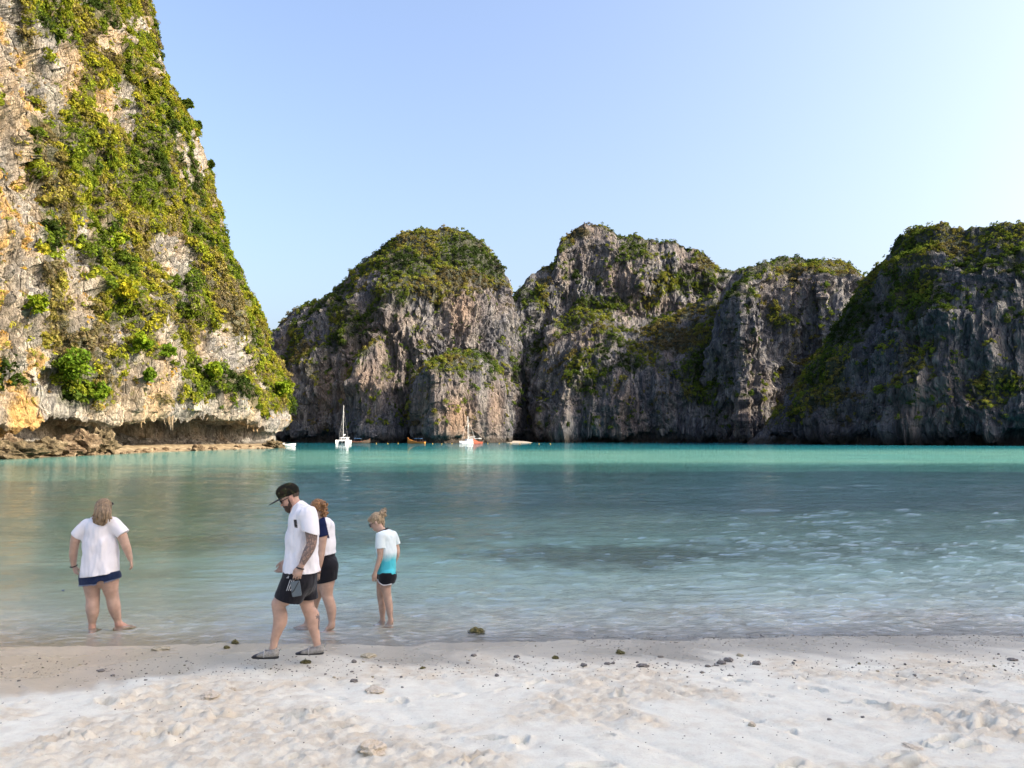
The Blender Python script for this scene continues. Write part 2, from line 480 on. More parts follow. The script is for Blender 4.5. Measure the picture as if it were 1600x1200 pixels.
# ================================================================== CLIFFS
def rock_mat(name, dark, mid, pale, stain, stain_amt, scale, moss=(0.035, 0.045, 0.014), vz=1.0):
    b = NT(name)
    s = scale
    st = b.noise(b.pos((0.5 * s, 0.5 * s, 0.10 * s * vz)), 1.0, 7, 0.66, 0.5)
    st2 = b.noise(b.pos((1.9 * s, 1.9 * s, 0.5 * s * vz)), 1.0, 6, 0.68, 0.4)
    big = b.noise(b.pos((0.07 * s, 0.07 * s, 0.05 * s)), 1.0, 4, 0.6)
    fine = b.noise(b.pos((5 * s, 5 * s, 3.2 * s * vz)), 1.0, 5, 0.7)
    c = b.ramp(st, [(0.30, dark), (0.47, mid), (0.62, pale), (0.8, mid)])
    c = b.mix(b.ramp(st2, [(0.36, 0.75), (0.56, 0.0)]), c, dark)
    c = b.mix(b.math('MULTIPLY', b.ramp(big, [(0.46, 0.0), (0.62, stain_amt)]), b.ramp(st, [(0.35, 0.3), (0.6, 1.0)])), c, stain)
    c = b.mix(b.attr('stain'), c, b.mix(b.ramp(st2, [(0.4, 0.0), (0.6, 1.0)]), stain, tuple(min(1, x * 1.55) for x in stain)))
    c = b.mix(b.math('MULTIPLY', b.attr('veg'), b.ramp(fine, [(0.35, 0.35), (0.6, 0.95)])), c, moss)
    c = b.mix(b.ramp(fine, [(0.30, 0.6), (0.5, 0.0)]), c, tuple(x * 0.5 for x in dark))
    tide = b.math('MULTIPLY', b.attr('tide'), 0.85)
    c = b.mix(tide, c, (0.05, 0.042, 0.034))
    vo = b.n('ShaderNodeTexVoronoi', Vector=b.pos((0.55 * s, 0.55 * s, 0.22 * s)), Scale=1.0, feature='DISTANCE_TO_EDGE')
    crack = b.ramp(vo.outputs['Distance'], [(0.0, 0.0), (0.07, 0.8), (0.3, 1.0)])
    h = b.math('ADD', b.math('MULTIPLY', st2, 1.0), b.math('ADD', b.math('MULTIPLY', fine, 0.6), b.math('MULTIPLY', crack, 0.5)))
    nrm = b.bump(h, 0.9, 0.9 / s)
    b.bsdf(c, 0.92, nrm, 0.15)
    return b.m

class Leaves:
    """collects leaf sprays of many shrubs; becomes ONE mesh"""
    def __init__(s): s.v = []; s.c = []
    def add(s, cen, rad, nrm, col, m, size, seed=0, squash=0.85, outward=0.7, vary=0.5):
        r = np.random.default_rng(seed)
        n = len(cen)
        if n == 0: return
        d = r.normal(size=(n, m, 3)); d /= np.linalg.norm(d, axis=-1, keepdims=True)
        d = d + outward * nrm[:, None, :] + np.array([0, 0, 0.25]); d /= np.linalg.norm(d, axis=-1, keepdims=True)
        lob = 0.72 + 0.5 * noise(cen[:, None, :] * 3.1 + d * 1.7, seed + 3)
        p = cen[:, None, :] + d * (rad[:, None, None] * lob[..., None]) * (0.55 + 0.5 * r.random((n, m, 1))) * np.array([1, 1, squash])
        nn = d * 0.8 + r.normal(size=(n, m, 3)) * 0.55
        nn /= np.linalg.norm(nn, axis=-1, keepdims=True)
        t = np.cross(nn, r.normal(size=(n, m, 3))); t /= np.linalg.norm(t, axis=-1, keepdims=True) + 1e-9
        bt = np.cross(nn, t)
        sz = np.broadcast_to(np.asarray(size, float), (n,))[:, None, None] * (0.55 + 0.9 * r.random((n, m, 1)))
        q = np.stack([p + t * sz, p + bt * sz * 0.62 + nn * sz * 0.25, p - t * sz * 0.9, p - bt * sz * 0.58 + nn * sz * 0.18], 2)
        cc = col[:, None, :] * (1 - vary / 2 + vary * r.random((n, m, 1))) * (0.93 + 0.14 * r.random((n, m, 3)))
        s.v.append(q.reshape(-1, 3)); s.c.append(np.repeat(cc.reshape(-1, 3), 4, 0))
    def mesh(s, name, mat):
        v = np.concatenate(s.v); c = np.concatenate(s.c)
        return mesh_np(name, v, quads=np.arange(len(v)).reshape(-1, 4), mat=mat, smooth=False, cols={'leaf_colour': c})
def leaf_mat(name, trans=0.35):
    b = NT(name)
    c = b.attr('leaf_colour', 'Color')
    d1 = b.n('ShaderNodeBsdfDiffuse', Color=c)
    d2 = b.n('ShaderNodeBsdfTranslucent', Color=b.mix(1.0, c, (1.0, 1.05, 0.55), 'MULTIPLY'))
    mx = b.n('ShaderNodeMixShader'); mx.inputs[0].default_value = trans
    b.put(mx.inputs[1], d1); b.put(mx.inputs[2], d2)
    b.t.links.new(mx.outputs[0], b.out.inputs[0])
    return b.m
LEAF = leaf_mat('leaves')

# shrub kinds: small lumpy domes of leaf sprays, instanced in their thousands
SHK = bpy.data.collections.new('shrub_kinds')
def leaf_mat_inst(name, trans=0.35):
    b = NT(name)
    at = b.n('ShaderNodeAttribute', attribute_type='INSTANCER', attribute_name='leaf_colour')
    c = b.mix(1.0, at.outputs['Color'], b.attr('tint', 'Color'), 'MULTIPLY')
    d1 = b.n('ShaderNodeBsdfDiffuse', Color=c)
    d2 = b.n('ShaderNodeBsdfTranslucent', Color=b.mix(1.0, c, (1.0, 1.05, 0.55), 'MULTIPLY'))
    mx = b.n('ShaderNodeMixShader'); mx.inputs[0].default_value = trans
    b.put(mx.inputs[1], d1); b.put(mx.inputs[2], d2)
    b.t.links.new(mx.outputs[0], b.out.inputs[0])
    return b.m
LEAFI = leaf_mat_inst('leaf_sprays')
def shrub_kind(k, ncl, per, card, spread, thin):
    r = np.random.default_rng(700 + k)
    V, C = [], []
    for j in range(ncl):
        d = r.normal(size=3); d[2] = abs(d[2]) * 0.9 - 0.15; d /= np.linalg.norm(d)
        c = d * r.uniform(0.35, 0.75); rc = r.uniform(0.24, 0.42) * spread
        e = r.normal(size=(per, 3)); e /= np.linalg.norm(e, axis=1, keepdims=True); e[:, 2] = np.abs(e[:, 2]) * 0.8 + e[:, 2] * 0.2
        p = c + e * rc * r.uniform(0.6, 1.05, (per, 1))
        nn = e * 0.8 + r.normal(size=(per, 3)) * 0.5 + d * 0.3; nn /= np.linalg.norm(nn, axis=1, keepdims=True)
        t = np.cross(nn, r.normal(size=(per, 3))); t /= np.linalg.norm(t, axis=1, keepdims=True); bt = np.cross(nn, t)
        sz = card * r.uniform(0.55, 1.45, (per, 1))
        V.append(np.stack([p + t * sz, p + bt * sz * thin + nn * sz * .25, p - t * sz * .9, p - bt * sz * thin], 1).reshape(-1, 3))
        C.append(np.repeat(r.uniform(0.70, 1.30) * r.uniform(0.72, 1.28, (per, 1)) * r.uniform(.94, 1.06, (per, 3)), 4, 0))
    V = np.concatenate(V); C = np.concatenate(C)
    o = bpy.data.objects.new('shrub_kind', mesh_np('shrub_kind', V, quads=np.arange(len(V)).reshape(-1, 4), mat=LEAFI, smooth=False, cols={'tint': C}))
    SHK.objects.link(o)
for k, a_ in enumerate(((9, 15, .15, 1.0, .62), (7, 18, .17, 1.1, .6), (12, 12, .13, .9, .6), (6, 14, .20, 1.2, .55), (14, 8, .16, 1.2, .12), (10, 14, .12, 1.0, .6))): shrub_kind(k, *a_)
def make_scatter():
    ng = bpy.data.node_groups.new('scatter_shrubs', 'GeometryNodeTree')
    ng.interface.new_socket('Geometry', in_out='INPUT', socket_type='NodeSocketGeometry')
    ng.interface.new_socket('Geometry', in_out='OUTPUT', socket_type='NodeSocketGeometry')
    N, L = ng.nodes, ng.links
    gi, go = N.new('NodeGroupInput'), N.new('NodeGroupOutput')
    mp = N.new('GeometryNodeMeshToPoints'); L.new(gi.outputs[0], mp.inputs[0])
    ci = N.new('GeometryNodeCollectionInfo'); ci.inputs['Collection'].default_value = SHK
    ci.inputs['Separate Children'].default_value = True; ci.inputs['Reset Children'].default_value = True
    ip = N.new('GeometryNodeInstanceOnPoints'); L.new(mp.outputs[0], ip.inputs['Points']); L.new(ci.outputs[0], ip.inputs['Instance'])
    ip.inputs['Pick Instance'].default_value = True
    def na(name, typ):
        n = N.new('GeometryNodeInputNamedAttribute'); n.data_type = typ; n.inputs['Name'].default_value = name
        return n.outputs['Attribute']
    L.new(na('kind_index', 'INT'), ip.inputs['Instance Index'])
    er = N.new('FunctionNodeEulerToRotation'); L.new(na('turn', 'FLOAT_VECTOR'), er.inputs[0]); L.new(er.outputs[0], ip.inputs['Rotation'])
    L.new(na('size3', 'FLOAT_VECTOR'), ip.inputs['Scale'])
    L.new(ip.outputs[0], go.inputs[0])
    return ng
SCAT = make_scatter()
class Shrubs:
    def __init__(s): s.p = []; s.t = []; s.s = []; s.k = []; s.c = []
    def add(s, cen, rad, nrm, col, seed, kinds=None, tall=None):
        r = np.random.default_rng(seed); n = len(cen)
        if n == 0: return
        up = nrm * 0.75 + np.array([0, 0, 0.7]); up /= np.linalg.norm(up, axis=1, keepdims=True)
        # Euler XYZ that takes +z to up, after a random spin about z
        ry_ = np.arccos(np.clip(up[:, 2], -1, 1)); rz_ = np.arctan2(up[:, 1], up[:, 0])
        # spin first by choosing a mirrored / turned kind, cheap but varied
        s.p.append(cen); s.t.append(np.stack([r.normal(0, .25, n), ry_ + r.normal(0, .2, n), rz_], 1))
        sg = np.where(r.random((n, 2)) < .5, 1.0, -1.0)
        s.s.append(np.stack([rad * r.uniform(.75, 1.3, n) * sg[:, 0], rad * r.uniform(.75, 1.3, n) * sg[:, 1], rad * (tall if tall is not None else r.uniform(.7, 1.25, n))], 1))
        s.k.append(r.choice(kinds or [0, 1, 2, 3, 5], n)); s.c.append(col * r.uniform(.82, 1.18, (n, 1)))
    def make(s, name, label):
        p = np.concatenate(s.p); me = bpy.data.meshes.new(name)
        me.vertices.add(len(p)); me.vertices.foreach_set('co', np.ascontiguousarray(p, np.float32).ravel())
        for nm, typ, key, arr in (('turn', 'FLOAT_VECTOR', 'vector', s.t), ('size3', 'FLOAT_VECTOR', 'vector', s.s)):
            a = me.attributes.new(nm, typ, 'POINT'); a.data.foreach_set(key, np.ascontiguousarray(np.concatenate(arr), np.float32).ravel())
        a = me.attributes.new('kind_index', 'INT', 'POINT'); a.data.foreach_set('value', np.concatenate(s.k).astype(np.int32))
        c = np.concatenate(s.c); a = me.attributes.new('leaf_colour', 'FLOAT_COLOR', 'POINT')
        a.data.foreach_set('color', np.concatenate([c, np.ones((len(c), 1))], 1).astype(np.float32).ravel())
        me.materials.append(LEAFI)
        o = link(name, me); md = o.modifiers.new('scatter', 'NODES'); md.node_group = SCAT
        return tag(o, label, None, None, 'stuff')

def cells(P):
    c = (P[:-1, :-1] + P[1:, 1:] + P[:-1, 1:] + P[1:, :-1]) / 4
    n = np.cross(P[:-1, 1:] - P[:-1, :-1], P[1:, :-1] - P[:-1, :-1])
    a = np.linalg.norm(n, axis=-1)
    return c.reshape(-1, 3), (n / (a[..., None] + 1e-9)).reshape(-1, 3), a.reshape(-1)
def cellv(A): return ((A[:-1, :-1] + A[1:, 1:] + A[:-1, 1:] + A[1:, :-1]) / 4).reshape(-1)

def colour_pick(p, seed, pal, freq):
    """species colour: neighbouring shrubs tend to share a kind"""
    f = fbm(p * freq, 3, seed) * 1.1 + 0.5 + np.random.default_rng(seed).normal(0, 0.10, len(p))
    i = np.clip(f, 0, 0.999) * (len(pal) - 1)
    i0 = i.astype(int)
    pal = np.array(pal)
    return pal[i0] + (pal[np.minimum(i0 + 1, len(pal) - 1)] - pal[i0]) * (i - i0)[:, None]

def terrace(p, seed, k):
    n = fbm(p, 3, seed) * k
    f = np.floor(n); return (f + sstep(0.0, 0.14, n - f)) / k
# ---- far walls -----------------------------------------------------
def wall_layer(pxr, crest, foot, setb, prof, nu, nv, seed, amp=1.0, under=7.0, jag=5.0, crest_keep=0.55):
    px = np.linspace(pxr[0], pxr[1], nu)
    cp = interp(px, crest) + jag * fbm(np.stack([px * 0.045, 0 * px, 0 * px + seed], -1), 4, seed + 1, 0.6)
    Df = interp(px, foot)
    Sb = interp(px, setb) if isinstance(setb, list) else np.full(nu, float(setb))
    t = np.linspace(0, 1, nv)
    g = interp(t, prof)
    D = Df[None, :] + Sb[None, :] * g[:, None]
    fpy = py_of(-2.5, Df)
    cp = np.minimum(cp, fpy - 1.0)
    py = fpy[None, :] + (cp - fpy)[None, :] * t[:, None]
    P = W(np.repeat(px[None, :], nv, 0), py, D)
    z = P[..., 2]
    zt = P[-1, :, 2]
    und = under * (1 - sstep(3.4, 5.6, z + 1.2 * noise(P * np.array([.11, .11, 0.0]), seed + 5))) * sstep(6, 16, np.repeat(zt[None, :], nv, 0))
    rad = P[..., :2] / np.linalg.norm(P[..., :2], axis=-1, keepdims=True)
    P[..., :2] += rad * und[..., None]
    back = []
    top = P[-1]
    for k, (bk, zk) in enumerate(((3, .99), (9, .96), (20, .88), (36, .6), (50, -.05))):
        q = top.copy(); q[:, :2] += rad[-1] * bk; q[:, 2] = np.where(q[:, 2] > 0, q[:, 2] * zk, q[:, 2]) - (0 if zk > 0 else 3)
        back.append(q)
    P = np.concatenate([P, np.array(back)], 0)
    N = normals_grid(P)
    if (N[nv // 2, :, 1].mean() > 0): N = -N
    tt = np.concatenate([t, np.ones(5)])[:, None]
    keep = 1 - crest_keep * sstep(0.80, 1.0, tt)
    o = np.array([seed * 13.7, seed * 5.1, 0])
    wob = 5.0 * fbm(P * 0.035, 2, seed + 50)[..., None]
    Q = P + o + wob
    disp = (11 * fbm(Q * np.array([.030, .030, .011]), 2, seed + 10) +
            5.6 * (ridged(Q * np.array([.060, .060, .010]), 3, seed + 11, 0.55) - 0.55) +
            2.4 * (ridged(Q * np.array([.19, .19, .035]), 2, seed + 14, 0.6) - 0.5) +
            1.2 * (ridged(Q * np.array([.5, .5, .12]), 2, seed + 12, 0.6) - 0.5) +
            3.6 * fbm(Q * np.array([.025, .025, .09]), 3, seed + 13) +
            0.9 * fbm(Q * np.array([.45, .45, .25]), 3, seed + 15) + 5.2 * terrace(Q * np.array([.060, .060, .030]), seed + 16, 3.0) + 2.2 * terrace(Q * np.array([.18, .18, .08]), seed + 17, 3.0))
    flat = 1 - 0.55 * sstep(0.35, 0.75, N[..., 2])
    P = P + N * (disp * amp * keep * flat * (0.35 + 0.65 * sstep(-2, 6, P[..., 2])))[..., None]
    return P, tt * np.ones(P.shape[:2])

class Cliff:
    def __init__(s): s.V = []; s.Q = []; s.A = []; s.n = 0; s.L = []
    def add(s, P, veg, stain=None, wet_h=3.5):
        h, w = P.shape[:2]
        s.V.append(P.reshape(-1, 3)); s.Q.append(gridq(h, w) + s.n); s.n += h * w
        tide = 1 - sstep(wet_h * 0.5, wet_h, P[..., 2] + 0.6 * noise(P * 0.3, 3))
        s.A.append((veg.ravel(), (stain if stain is not None else 0 * veg).ravel(), tide.ravel()))
        s.L.append((P, veg))
    def make(s, name, mat, label):
        A = [np.concatenate([a[i] for a in s.A]) for i in range(3)]
        me = mesh_np(name, np.concatenate(s.V), quads=np.concatenate(s.Q), mat=mat, smooth=False,
                     attrs={'veg': A[0], 'stain': A[1], 'tide': A[2]})
        return tag(link(name, me), label, None, None, 'structure')

FARPAL = [(0.032, 0.050, 0.018), (0.048, 0.076, 0.020), (0.080, 0.118, 0.024), (0.13, 0.165, 0.030), (0.21, 0.215, 0.04), (0.18, 0.15, 0.05), (0.12, 0.10, 0.06)]
def far_veg(P, tt, seed, lo=0.22, hi=0.5, bias=0.0, extra=None):
    N = normals_grid(P)
    sg = np.sign(-N[P.shape[0] // 3, :, 1].mean())
    nz = np.abs(N[..., 2]) if sg == 0 else N[..., 2] * sg
    k = np.ones(5) / 5
    for ax in (0, 1):
        nz = np.apply_along_axis(lambda a: np.convolve(np.pad(a, 2, mode='edge'), k, 'valid'), ax, nz)
    nz = np.clip(nz, -1, 1)
    n = fbm(P * np.array([.05, .05, .035]), 3, seed) * 0.34 + fbm(P * 0.17, 2, seed + 5) * 0.13
    v = sstep(lo + 0.07, hi + 0.09, nz + n * 1.25 + bias)
    if extra is not None: v = np.maximum(v, np.clip(sstep(0.18, 0.55, extra * 0.95 + n * 1.8), 0, 1) * (extra > 0.02))
    return v * sstep(6, 12, P[..., 2])
def plant_far(L, P, veg, seed, dens=0.36, sparse=0.028, rmin=0.6, rmax=2.2, pal=FARPAL, freq=0.03):
    r = np.random.default_rng(seed)
    c, n, a = cells(P); v = cellv(veg)
    if n[:, 1].mean() > 0: n = -n
    toward = -(n * (c / np.linalg.norm(c, axis=1, keepdims=True))).sum(1)
    patchy = (fbm(c * np.array([.09, .09, .05]), 2, seed + 9) > 0.05)
    w = a * (np.where(v > 0.3, v, 0) * dens + sparse * (0.3 + 1.7 * patchy)) * (toward > -0.35) * (c[:, 2] > 7)
    num = r.poisson(np.minimum(w, 6))
    i = np.repeat(np.arange(len(c)), num)
    cen = c[i] + r.normal(0, 0.5, (len(i), 3))
    rad = rmin + (rmax - rmin) * r.random(len(i)) ** 2.6
    cen = cen + n[i] * (rad * 0.10)[:, None]
    L.add(cen, rad, n[i], colour_pick(cen, seed, pal, freq), seed)
    dry = r.random(len(i)) < 0.05
    L.add(cen[dry], rad[dry] * 1.1, n[i][dry], np.repeat(np.array([[0.16, 0.13, 0.09]]), dry.sum(), 0), seed + 1, [4])
    return len(i)

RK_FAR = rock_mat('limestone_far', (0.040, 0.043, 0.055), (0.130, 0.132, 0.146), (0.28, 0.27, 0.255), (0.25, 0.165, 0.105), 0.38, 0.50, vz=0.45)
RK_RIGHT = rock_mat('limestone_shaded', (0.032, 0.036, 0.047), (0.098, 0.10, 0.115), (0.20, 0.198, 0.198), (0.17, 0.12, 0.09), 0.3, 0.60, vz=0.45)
PROF_WALL = [(0, 0), (.02, 0), (.3, .04), (.55, .12), (.72, .30), (.86, .62), (1, 1)]
PROF_SHEER = [(0, 0), (.3, .05), (.8, .22), (.92, .5), (1, 1)]
PROF_SLOPE = [(0, 0), (.12, .03), (.4, .3), (.7, .62), (1, 1)]
QF = 1.0
def g2(P_, cx, cy, rx, ry):     # soft blob on a layer given by picture position
    px = 800 + FPX * P_[..., 0] / P_[..., 1]
    py = py_of(P_[..., 2], P_[..., 1])
    return np.exp(-(((px - cx) / rx) ** 2 + ((py - cy) / ry) ** 2))

# central island
A = Cliff(); LA = Shrubs()
P, tt = wall_layer((352, 824), [(352, 690), (375, 610), (400, 555), (420, 528), (440, 502), (475, 474), (500, 468), (540, 438), (575, 402), (610, 372), (640, 362),
    (700, 356), (730, 362), (760, 386), (785, 418), (797, 455), (805, 505), (812, 560), (819, 640), (823, 692)],
    [(352, 500), (400, 462), (440, 440), (500, 424), (560, 412), (620, 404), (680, 408), (740, 420), (785, 434), (805, 446), (823, 470)],
    [(352, 20), (420, 40), (500, 62), (600, 74), (700, 74), (760, 60), (800, 30), (824, 10)], PROF_WALL, 330, 190, 1)
ex = 0.75 * g2(P, 690, 400, 95, 42) + 0.75 * g2(P, 640, 440, 60, 55) + 0.7 * g2(P, 520, 500, 45, 50) + 0.5 * g2(P, 455, 530, 25, 30) + 0.6 * g2(P, 765, 430, 30, 50) + 0.5 * g2(P, 805, 560, 10, 60)
ex = ex * (1 - 0.9 * g2(P, 725, 495, 50, 38))
v = far_veg(P, tt, 301, 0.30, 0.55, 0.0, np.clip(ex, 0, 1))
stn = 0.75 * g2(P, 530, 610, 34, 62) * (0.5 + fbm(P * np.array([.12, .12, .02]), 2, 77)) + 0.5 * g2(P, 720, 480, 30, 40)
A.add(P, v, np.clip(stn, 0, 1)); plant_far(LA, P, v, 311)
P, tt = wall_layer((632, 797), [(632, 690), (640, 625), (652, 585), (680, 560), (715, 549), (745, 548), (765, 560), (780, 585), (788, 640), (796, 690)],
    [(632, 402), (650, 384), (680, 370), (700, 371), (740, 384), (775, 400), (797, 420)], [(632, 8), (700, 22), (760, 22), (797, 8)], PROF_SHEER, 150, 120, 2, 0.62, 3.0, 3)
ex = 0.9 * g2(P, 720, 548, 60, 10) + 0.7 * g2(P, 775, 575, 12, 25)
v = far_veg(P, tt, 302, 0.30, 0.55, 0.0, np.clip(ex, 0, 1)); stn = 0.75 * g2(P, 715, 655, 28, 38) + 0.5 * g2(P, 775, 640, 14, 45)
A.add(P, v, np.clip(stn, 0, 1)); plant_far(LA, P, v, 312)
P, tt = wall_layer((538, 700), [(538, 690), (546, 600), (560, 556), (590, 530), (620, 548), (650, 575), (680, 620), (699, 690)],
    [(538, 412), (560, 392), (580, 388), (630, 398), (700, 418)], [(538, 8), (610, 26), (700, 8)], PROF_SLOPE, 130, 110, 3, 0.75, 3.0, 4)
ex = 0.8 * g2(P, 640, 560, 30, 20) + 0.7 * g2(P, 560, 552, 18, 10)
v = far_veg(P, tt, 303, 0.34, 0.58, 0.0, np.clip(ex, 0, 1)); A.add(P, v, 0.3 * g2(P, 570, 600, 25, 30)); plant_far(LA, P, v, 313)
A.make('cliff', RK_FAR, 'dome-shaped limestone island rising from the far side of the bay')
LA.make('cliff_shrubs', 'shrubs covering the domed island across the bay')

# massif behind the narrow gap
B = Cliff(); LB = Shrubs()
P, tt = wall_layer((794, 1215), [(794, 690), (799, 520), (803, 466), (822, 436), (850, 416), (864, 405), (871, 374), (886, 362), (920, 350), (950, 355), (975, 371), (1000, 371),
    (1030, 381), (1055, 378), (1090, 391), (1115, 408), (1130, 424), (1160, 420), (1215, 425)],
    [(794, 500), (805, 468), (830, 456), (870, 452), (1000, 462), (1215, 470)], [(794, 15), (840, 40), (900, 46), (1215, 50)],
    [(0, 0), (.3, .04), (.5, .14), (.62, .55), (.7, .68), (.92, .8), (1, 1)], 290, 180, 4)
ex = 0.8 * g2(P, 940, 475, 80, 16) + 0.75 * g2(P, 1000, 395, 30, 20) + 0.8 * g2(P, 905, 362, 35, 10) + 0.6 * g2(P, 1060, 440, 40, 20) + 0.55 * g2(P, 850, 450, 12, 40)
v = far_veg(P, tt, 304, 0.30, 0.55, 0.0, np.clip(ex, 0, 1)); A_ = v
B.add(P, v); plant_far(LB, P, v, 314)
P, tt = wall_layer((822, 1235), [(822, 690), (830, 610), (846, 552), (880, 520), (930, 506), (980, 518), (1030, 500), (1080, 478), (1120, 462), (1150, 455), (1180, 520), (1215, 620), (1235, 690)],
    [(822, 452), (850, 434), (900, 426), (1000, 424), (1100, 420), (1160, 412), (1235, 408)], [(822, 12), (900, 24), (1000, 34), (1080, 46), (1150, 46), (1235, 20)],
    [(0, 0), (.3, .05), (.55, .2), (.75, .5), (1, 1)], 280, 150, 5, 0.9)
ex = 0.9 * g2(P, 1080, 540, 75, 55) + 0.6 * g2(P, 930, 512, 60, 10) + 0.55 * g2(P, 1090, 610, 40, 25) + 0.35 * g2(P, 930, 610, 60, 30)
v = far_veg(P, tt, 305, 0.34, 0.6, 0.0, np.clip(ex, 0, 1)); B.add(P, v); plant_far(LB, P, v, 315)
P, tt = wall_layer((1085, 1430), [(1085, 690), (1105, 620), (1122, 520), (1135, 440), (1158, 420), (1200, 409), (1250, 405), (1300, 408), (1328, 414), (1345, 440), (1400, 470), (1430, 500)],
    [(1085, 436), (1130, 416), (1160, 396), (1195, 400), (1250, 414), (1285, 402), (1330, 412), (1430, 420)], [(1085, 10), (1150, 30), (1250, 30), (1430, 36)], PROF_SHEER, 240, 150, 6, 1.0)
ex = 0.8 * g2(P, 1230, 415, 80, 12) + 0.55 * g2(P, 1215, 500, 14, 30) + 0.6 * g2(P, 1230, 570, 14, 26)
v = far_veg(P, tt, 306, 0.30, 0.55, 0.0, np.clip(ex, 0, 1)); B.add(P, v); plant_far(LB, P, v, 316)
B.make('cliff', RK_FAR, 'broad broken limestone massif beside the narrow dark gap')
LB.make('cliff_shrubs', 'shrubs on the ledges of the broad massif beside the gap')

# headland closing the bay on the sunny side
Cc = Cliff(); LC = Shrubs()
P, tt = wall_layer((1168, 1790), [(1168, 694), (1195, 668), (1240, 615), (1280, 562), (1310, 506), (1330, 466), (1346, 434), (1380, 404), (1400, 379), (1425, 360), (1465, 350),
    (1500, 358), (1540, 354), (1580, 349), (1640, 352), (1700, 372), (1790, 430)],
    [(1168, 352), (1240, 318), (1320, 292), (1400, 272), (1470, 262), (1540, 254), (1600, 246), (1790, 236)],
    [(1168, 10), (1240, 30), (1330, 62), (1400, 52), (1480, 38), (1600, 34), (1790, 34)], [(0, 0), (.3, .06), (.6, .22), (.8, .5), (1, 1)], 360, 200, 7, 0.9)
ex = 0.9 * g2(P, 1330, 500, 55, 70) + 0.8 * g2(P, 1280, 600, 45, 50) + 0.8 * g2(P, 1430, 380, 40, 30) + 0.7 * g2(P, 1560, 370, 60, 14) + 0.7 * g2(P, 1560, 600, 50, 25) + 0.4 * g2(P, 1460, 470, 14, 40)
v = far_veg(P, tt, 307, 0.32, 0.56, 0.0, np.clip(ex, 0, 1)); Cc.add(P, v, 0.25 * g2(P, 1450, 640, 90, 40)); plant_far(LC, P, v, 317, 0.62, 0.04, 0.4, 1.7)
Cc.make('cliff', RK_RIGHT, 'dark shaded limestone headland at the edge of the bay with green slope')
LC.make('cliff_shrubs', 'shrubs on the dark shaded headland')

# ridge beside the beach, out of the picture: it shades the sand and the near water
ry = np.linspace(-140, 38, 90); rz = np.linspace(-2, 1, 50)
YY, TT = np.meshgrid(ry, np.linspace(0, 1, 50))
Hh = 96 * np.sqrt(np.clip(1 - np.clip((YY - 12) / 27, 0, 1) ** 4, 0, 1)) + (9 * noise(np.stack([YY * .09, 0 * YY, 0 * YY], -1), 12) + 6 * noise(np.stack([YY * .31, 0 * YY, 0 * YY], -1), 13)) * sstep(-25, 10, YY) - 34 * sstep(0, 46, YY)
P = np.stack([96 + 26 * TT + 6 * fbm(np.stack([0 * YY, YY * .06, TT * 2], -1), 3, 15), YY, -2 + Hh * TT], -1)
bk = P[-1:].copy(); bk[..., 0] += 60; bk[..., 2] = -3
P = np.concatenate([P, bk], 0)
Ec = Cliff(); N = normals_grid(P)
Ec.add(P, sstep(-.1, .3, fbm(P * .05, 3, 19)))
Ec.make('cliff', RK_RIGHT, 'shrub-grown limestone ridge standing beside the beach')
# ---- tall sunlit cliff beside the beach ---------------------------
SIL = [(-330, 190), (-200, 205), (-100, 218), (0, 226), (60, 233), (100, 246), (140, 262), (170, 284), (200, 305), (235, 318), (290, 326), (340, 343), (400, 360), (455, 384), (500, 399),
       (545, 418), (575, 434), (600, 444), (625, 452), (642, 452), (655, 456), (668, 447), (680, 436), (692, 430), (705, 428)]
NU, NM, NO, NB = 370, 430, 12, 26
u = np.linspace(0, 1, NU)
fpx = -260 + u * (438 + 260)                 # where each column meets the foot
lipc = interp(fpx, [(-260, 672), (20, 666), (50, 646), (90, 650), (120, 654), (160, 664), (185, 656), (230, 650), (300, 648), (350, 654), (392, 664), (412, 674), (430, 676), (455, 676)])
lipc = lipc + 5 * fbm(np.stack([fpx * .06, 0 * fpx, 0 * fpx], -1), 3, 407)
t = np.linspace(0, 1, NM) ** 1.25
PY = lipc[None, :] + (-330 - lipc)[None, :] * t[:, None]
U = np.repeat(u[None, :], NM, 0)
Sx = interp(PY, SIL) + 2.5 * fbm(np.stack([PY * .05, 0 * PY, 0 * PY], -1), 3, 401)
PX0 = -260 + U * (Sx + 260)
Df = foot_D(np.repeat(fpx[None, :], NM, 0))
Hm = np.maximum(0, (685 - PY) / FPX * Df)
D = Df + 0.20 * np.maximum(0, Hm - 6) + 0.0011 * np.maximum(0, Hm - 25) ** 2
D = D + 34 * sstep(0.86, 1.0, U) ** 2 * sstep(690, 560, PY) + 8 * sstep(0.95, 1, U) ** 2
bx = interp(PY, [(-330, -60), (60, 2), (130, 22), (250, 38), (400, 58), (520, 78), (620, 90), (655, 84), (680, 60), (712, 40)])
bx = bx + 9 * fbm(np.stack([0 * PY, PY * .012, 0 * PY], -1), 2, 405)
off = 3.2 * (1 - sstep(-14, 8, PX0 - bx + 34))
off = off + 3.0 * np.exp(-((PX0 - (205 + 0.12 * (PY - 500))) / 42.0) ** 2) * sstep(300, 470, PY)
off = off + 2.6 * np.exp(-((PX0 - (330 + 0.22 * (PY - 540))) / 26.0) ** 2) * sstep(330, 480, PY)
P = W(PX0, PY, D)
# horizontal outward direction of every column, from the line of its foot
FX = x_of(fpx, foot_D(fpx)); FY = foot_D(fpx)
tx, ty = np.gradient(FX), np.gradient(FY)
hn = np.stack([ty, -tx, 0 * tx], -1); hn /= np.linalg.norm(hn, axis=-1, keepdims=True)
endk = sstep(0.93, 1.0, u)[:, None]
hn = hn * (1 - endk) + np.array([0.95, 0.30, 0]) * endk
P = P + hn[None] * off[..., None]
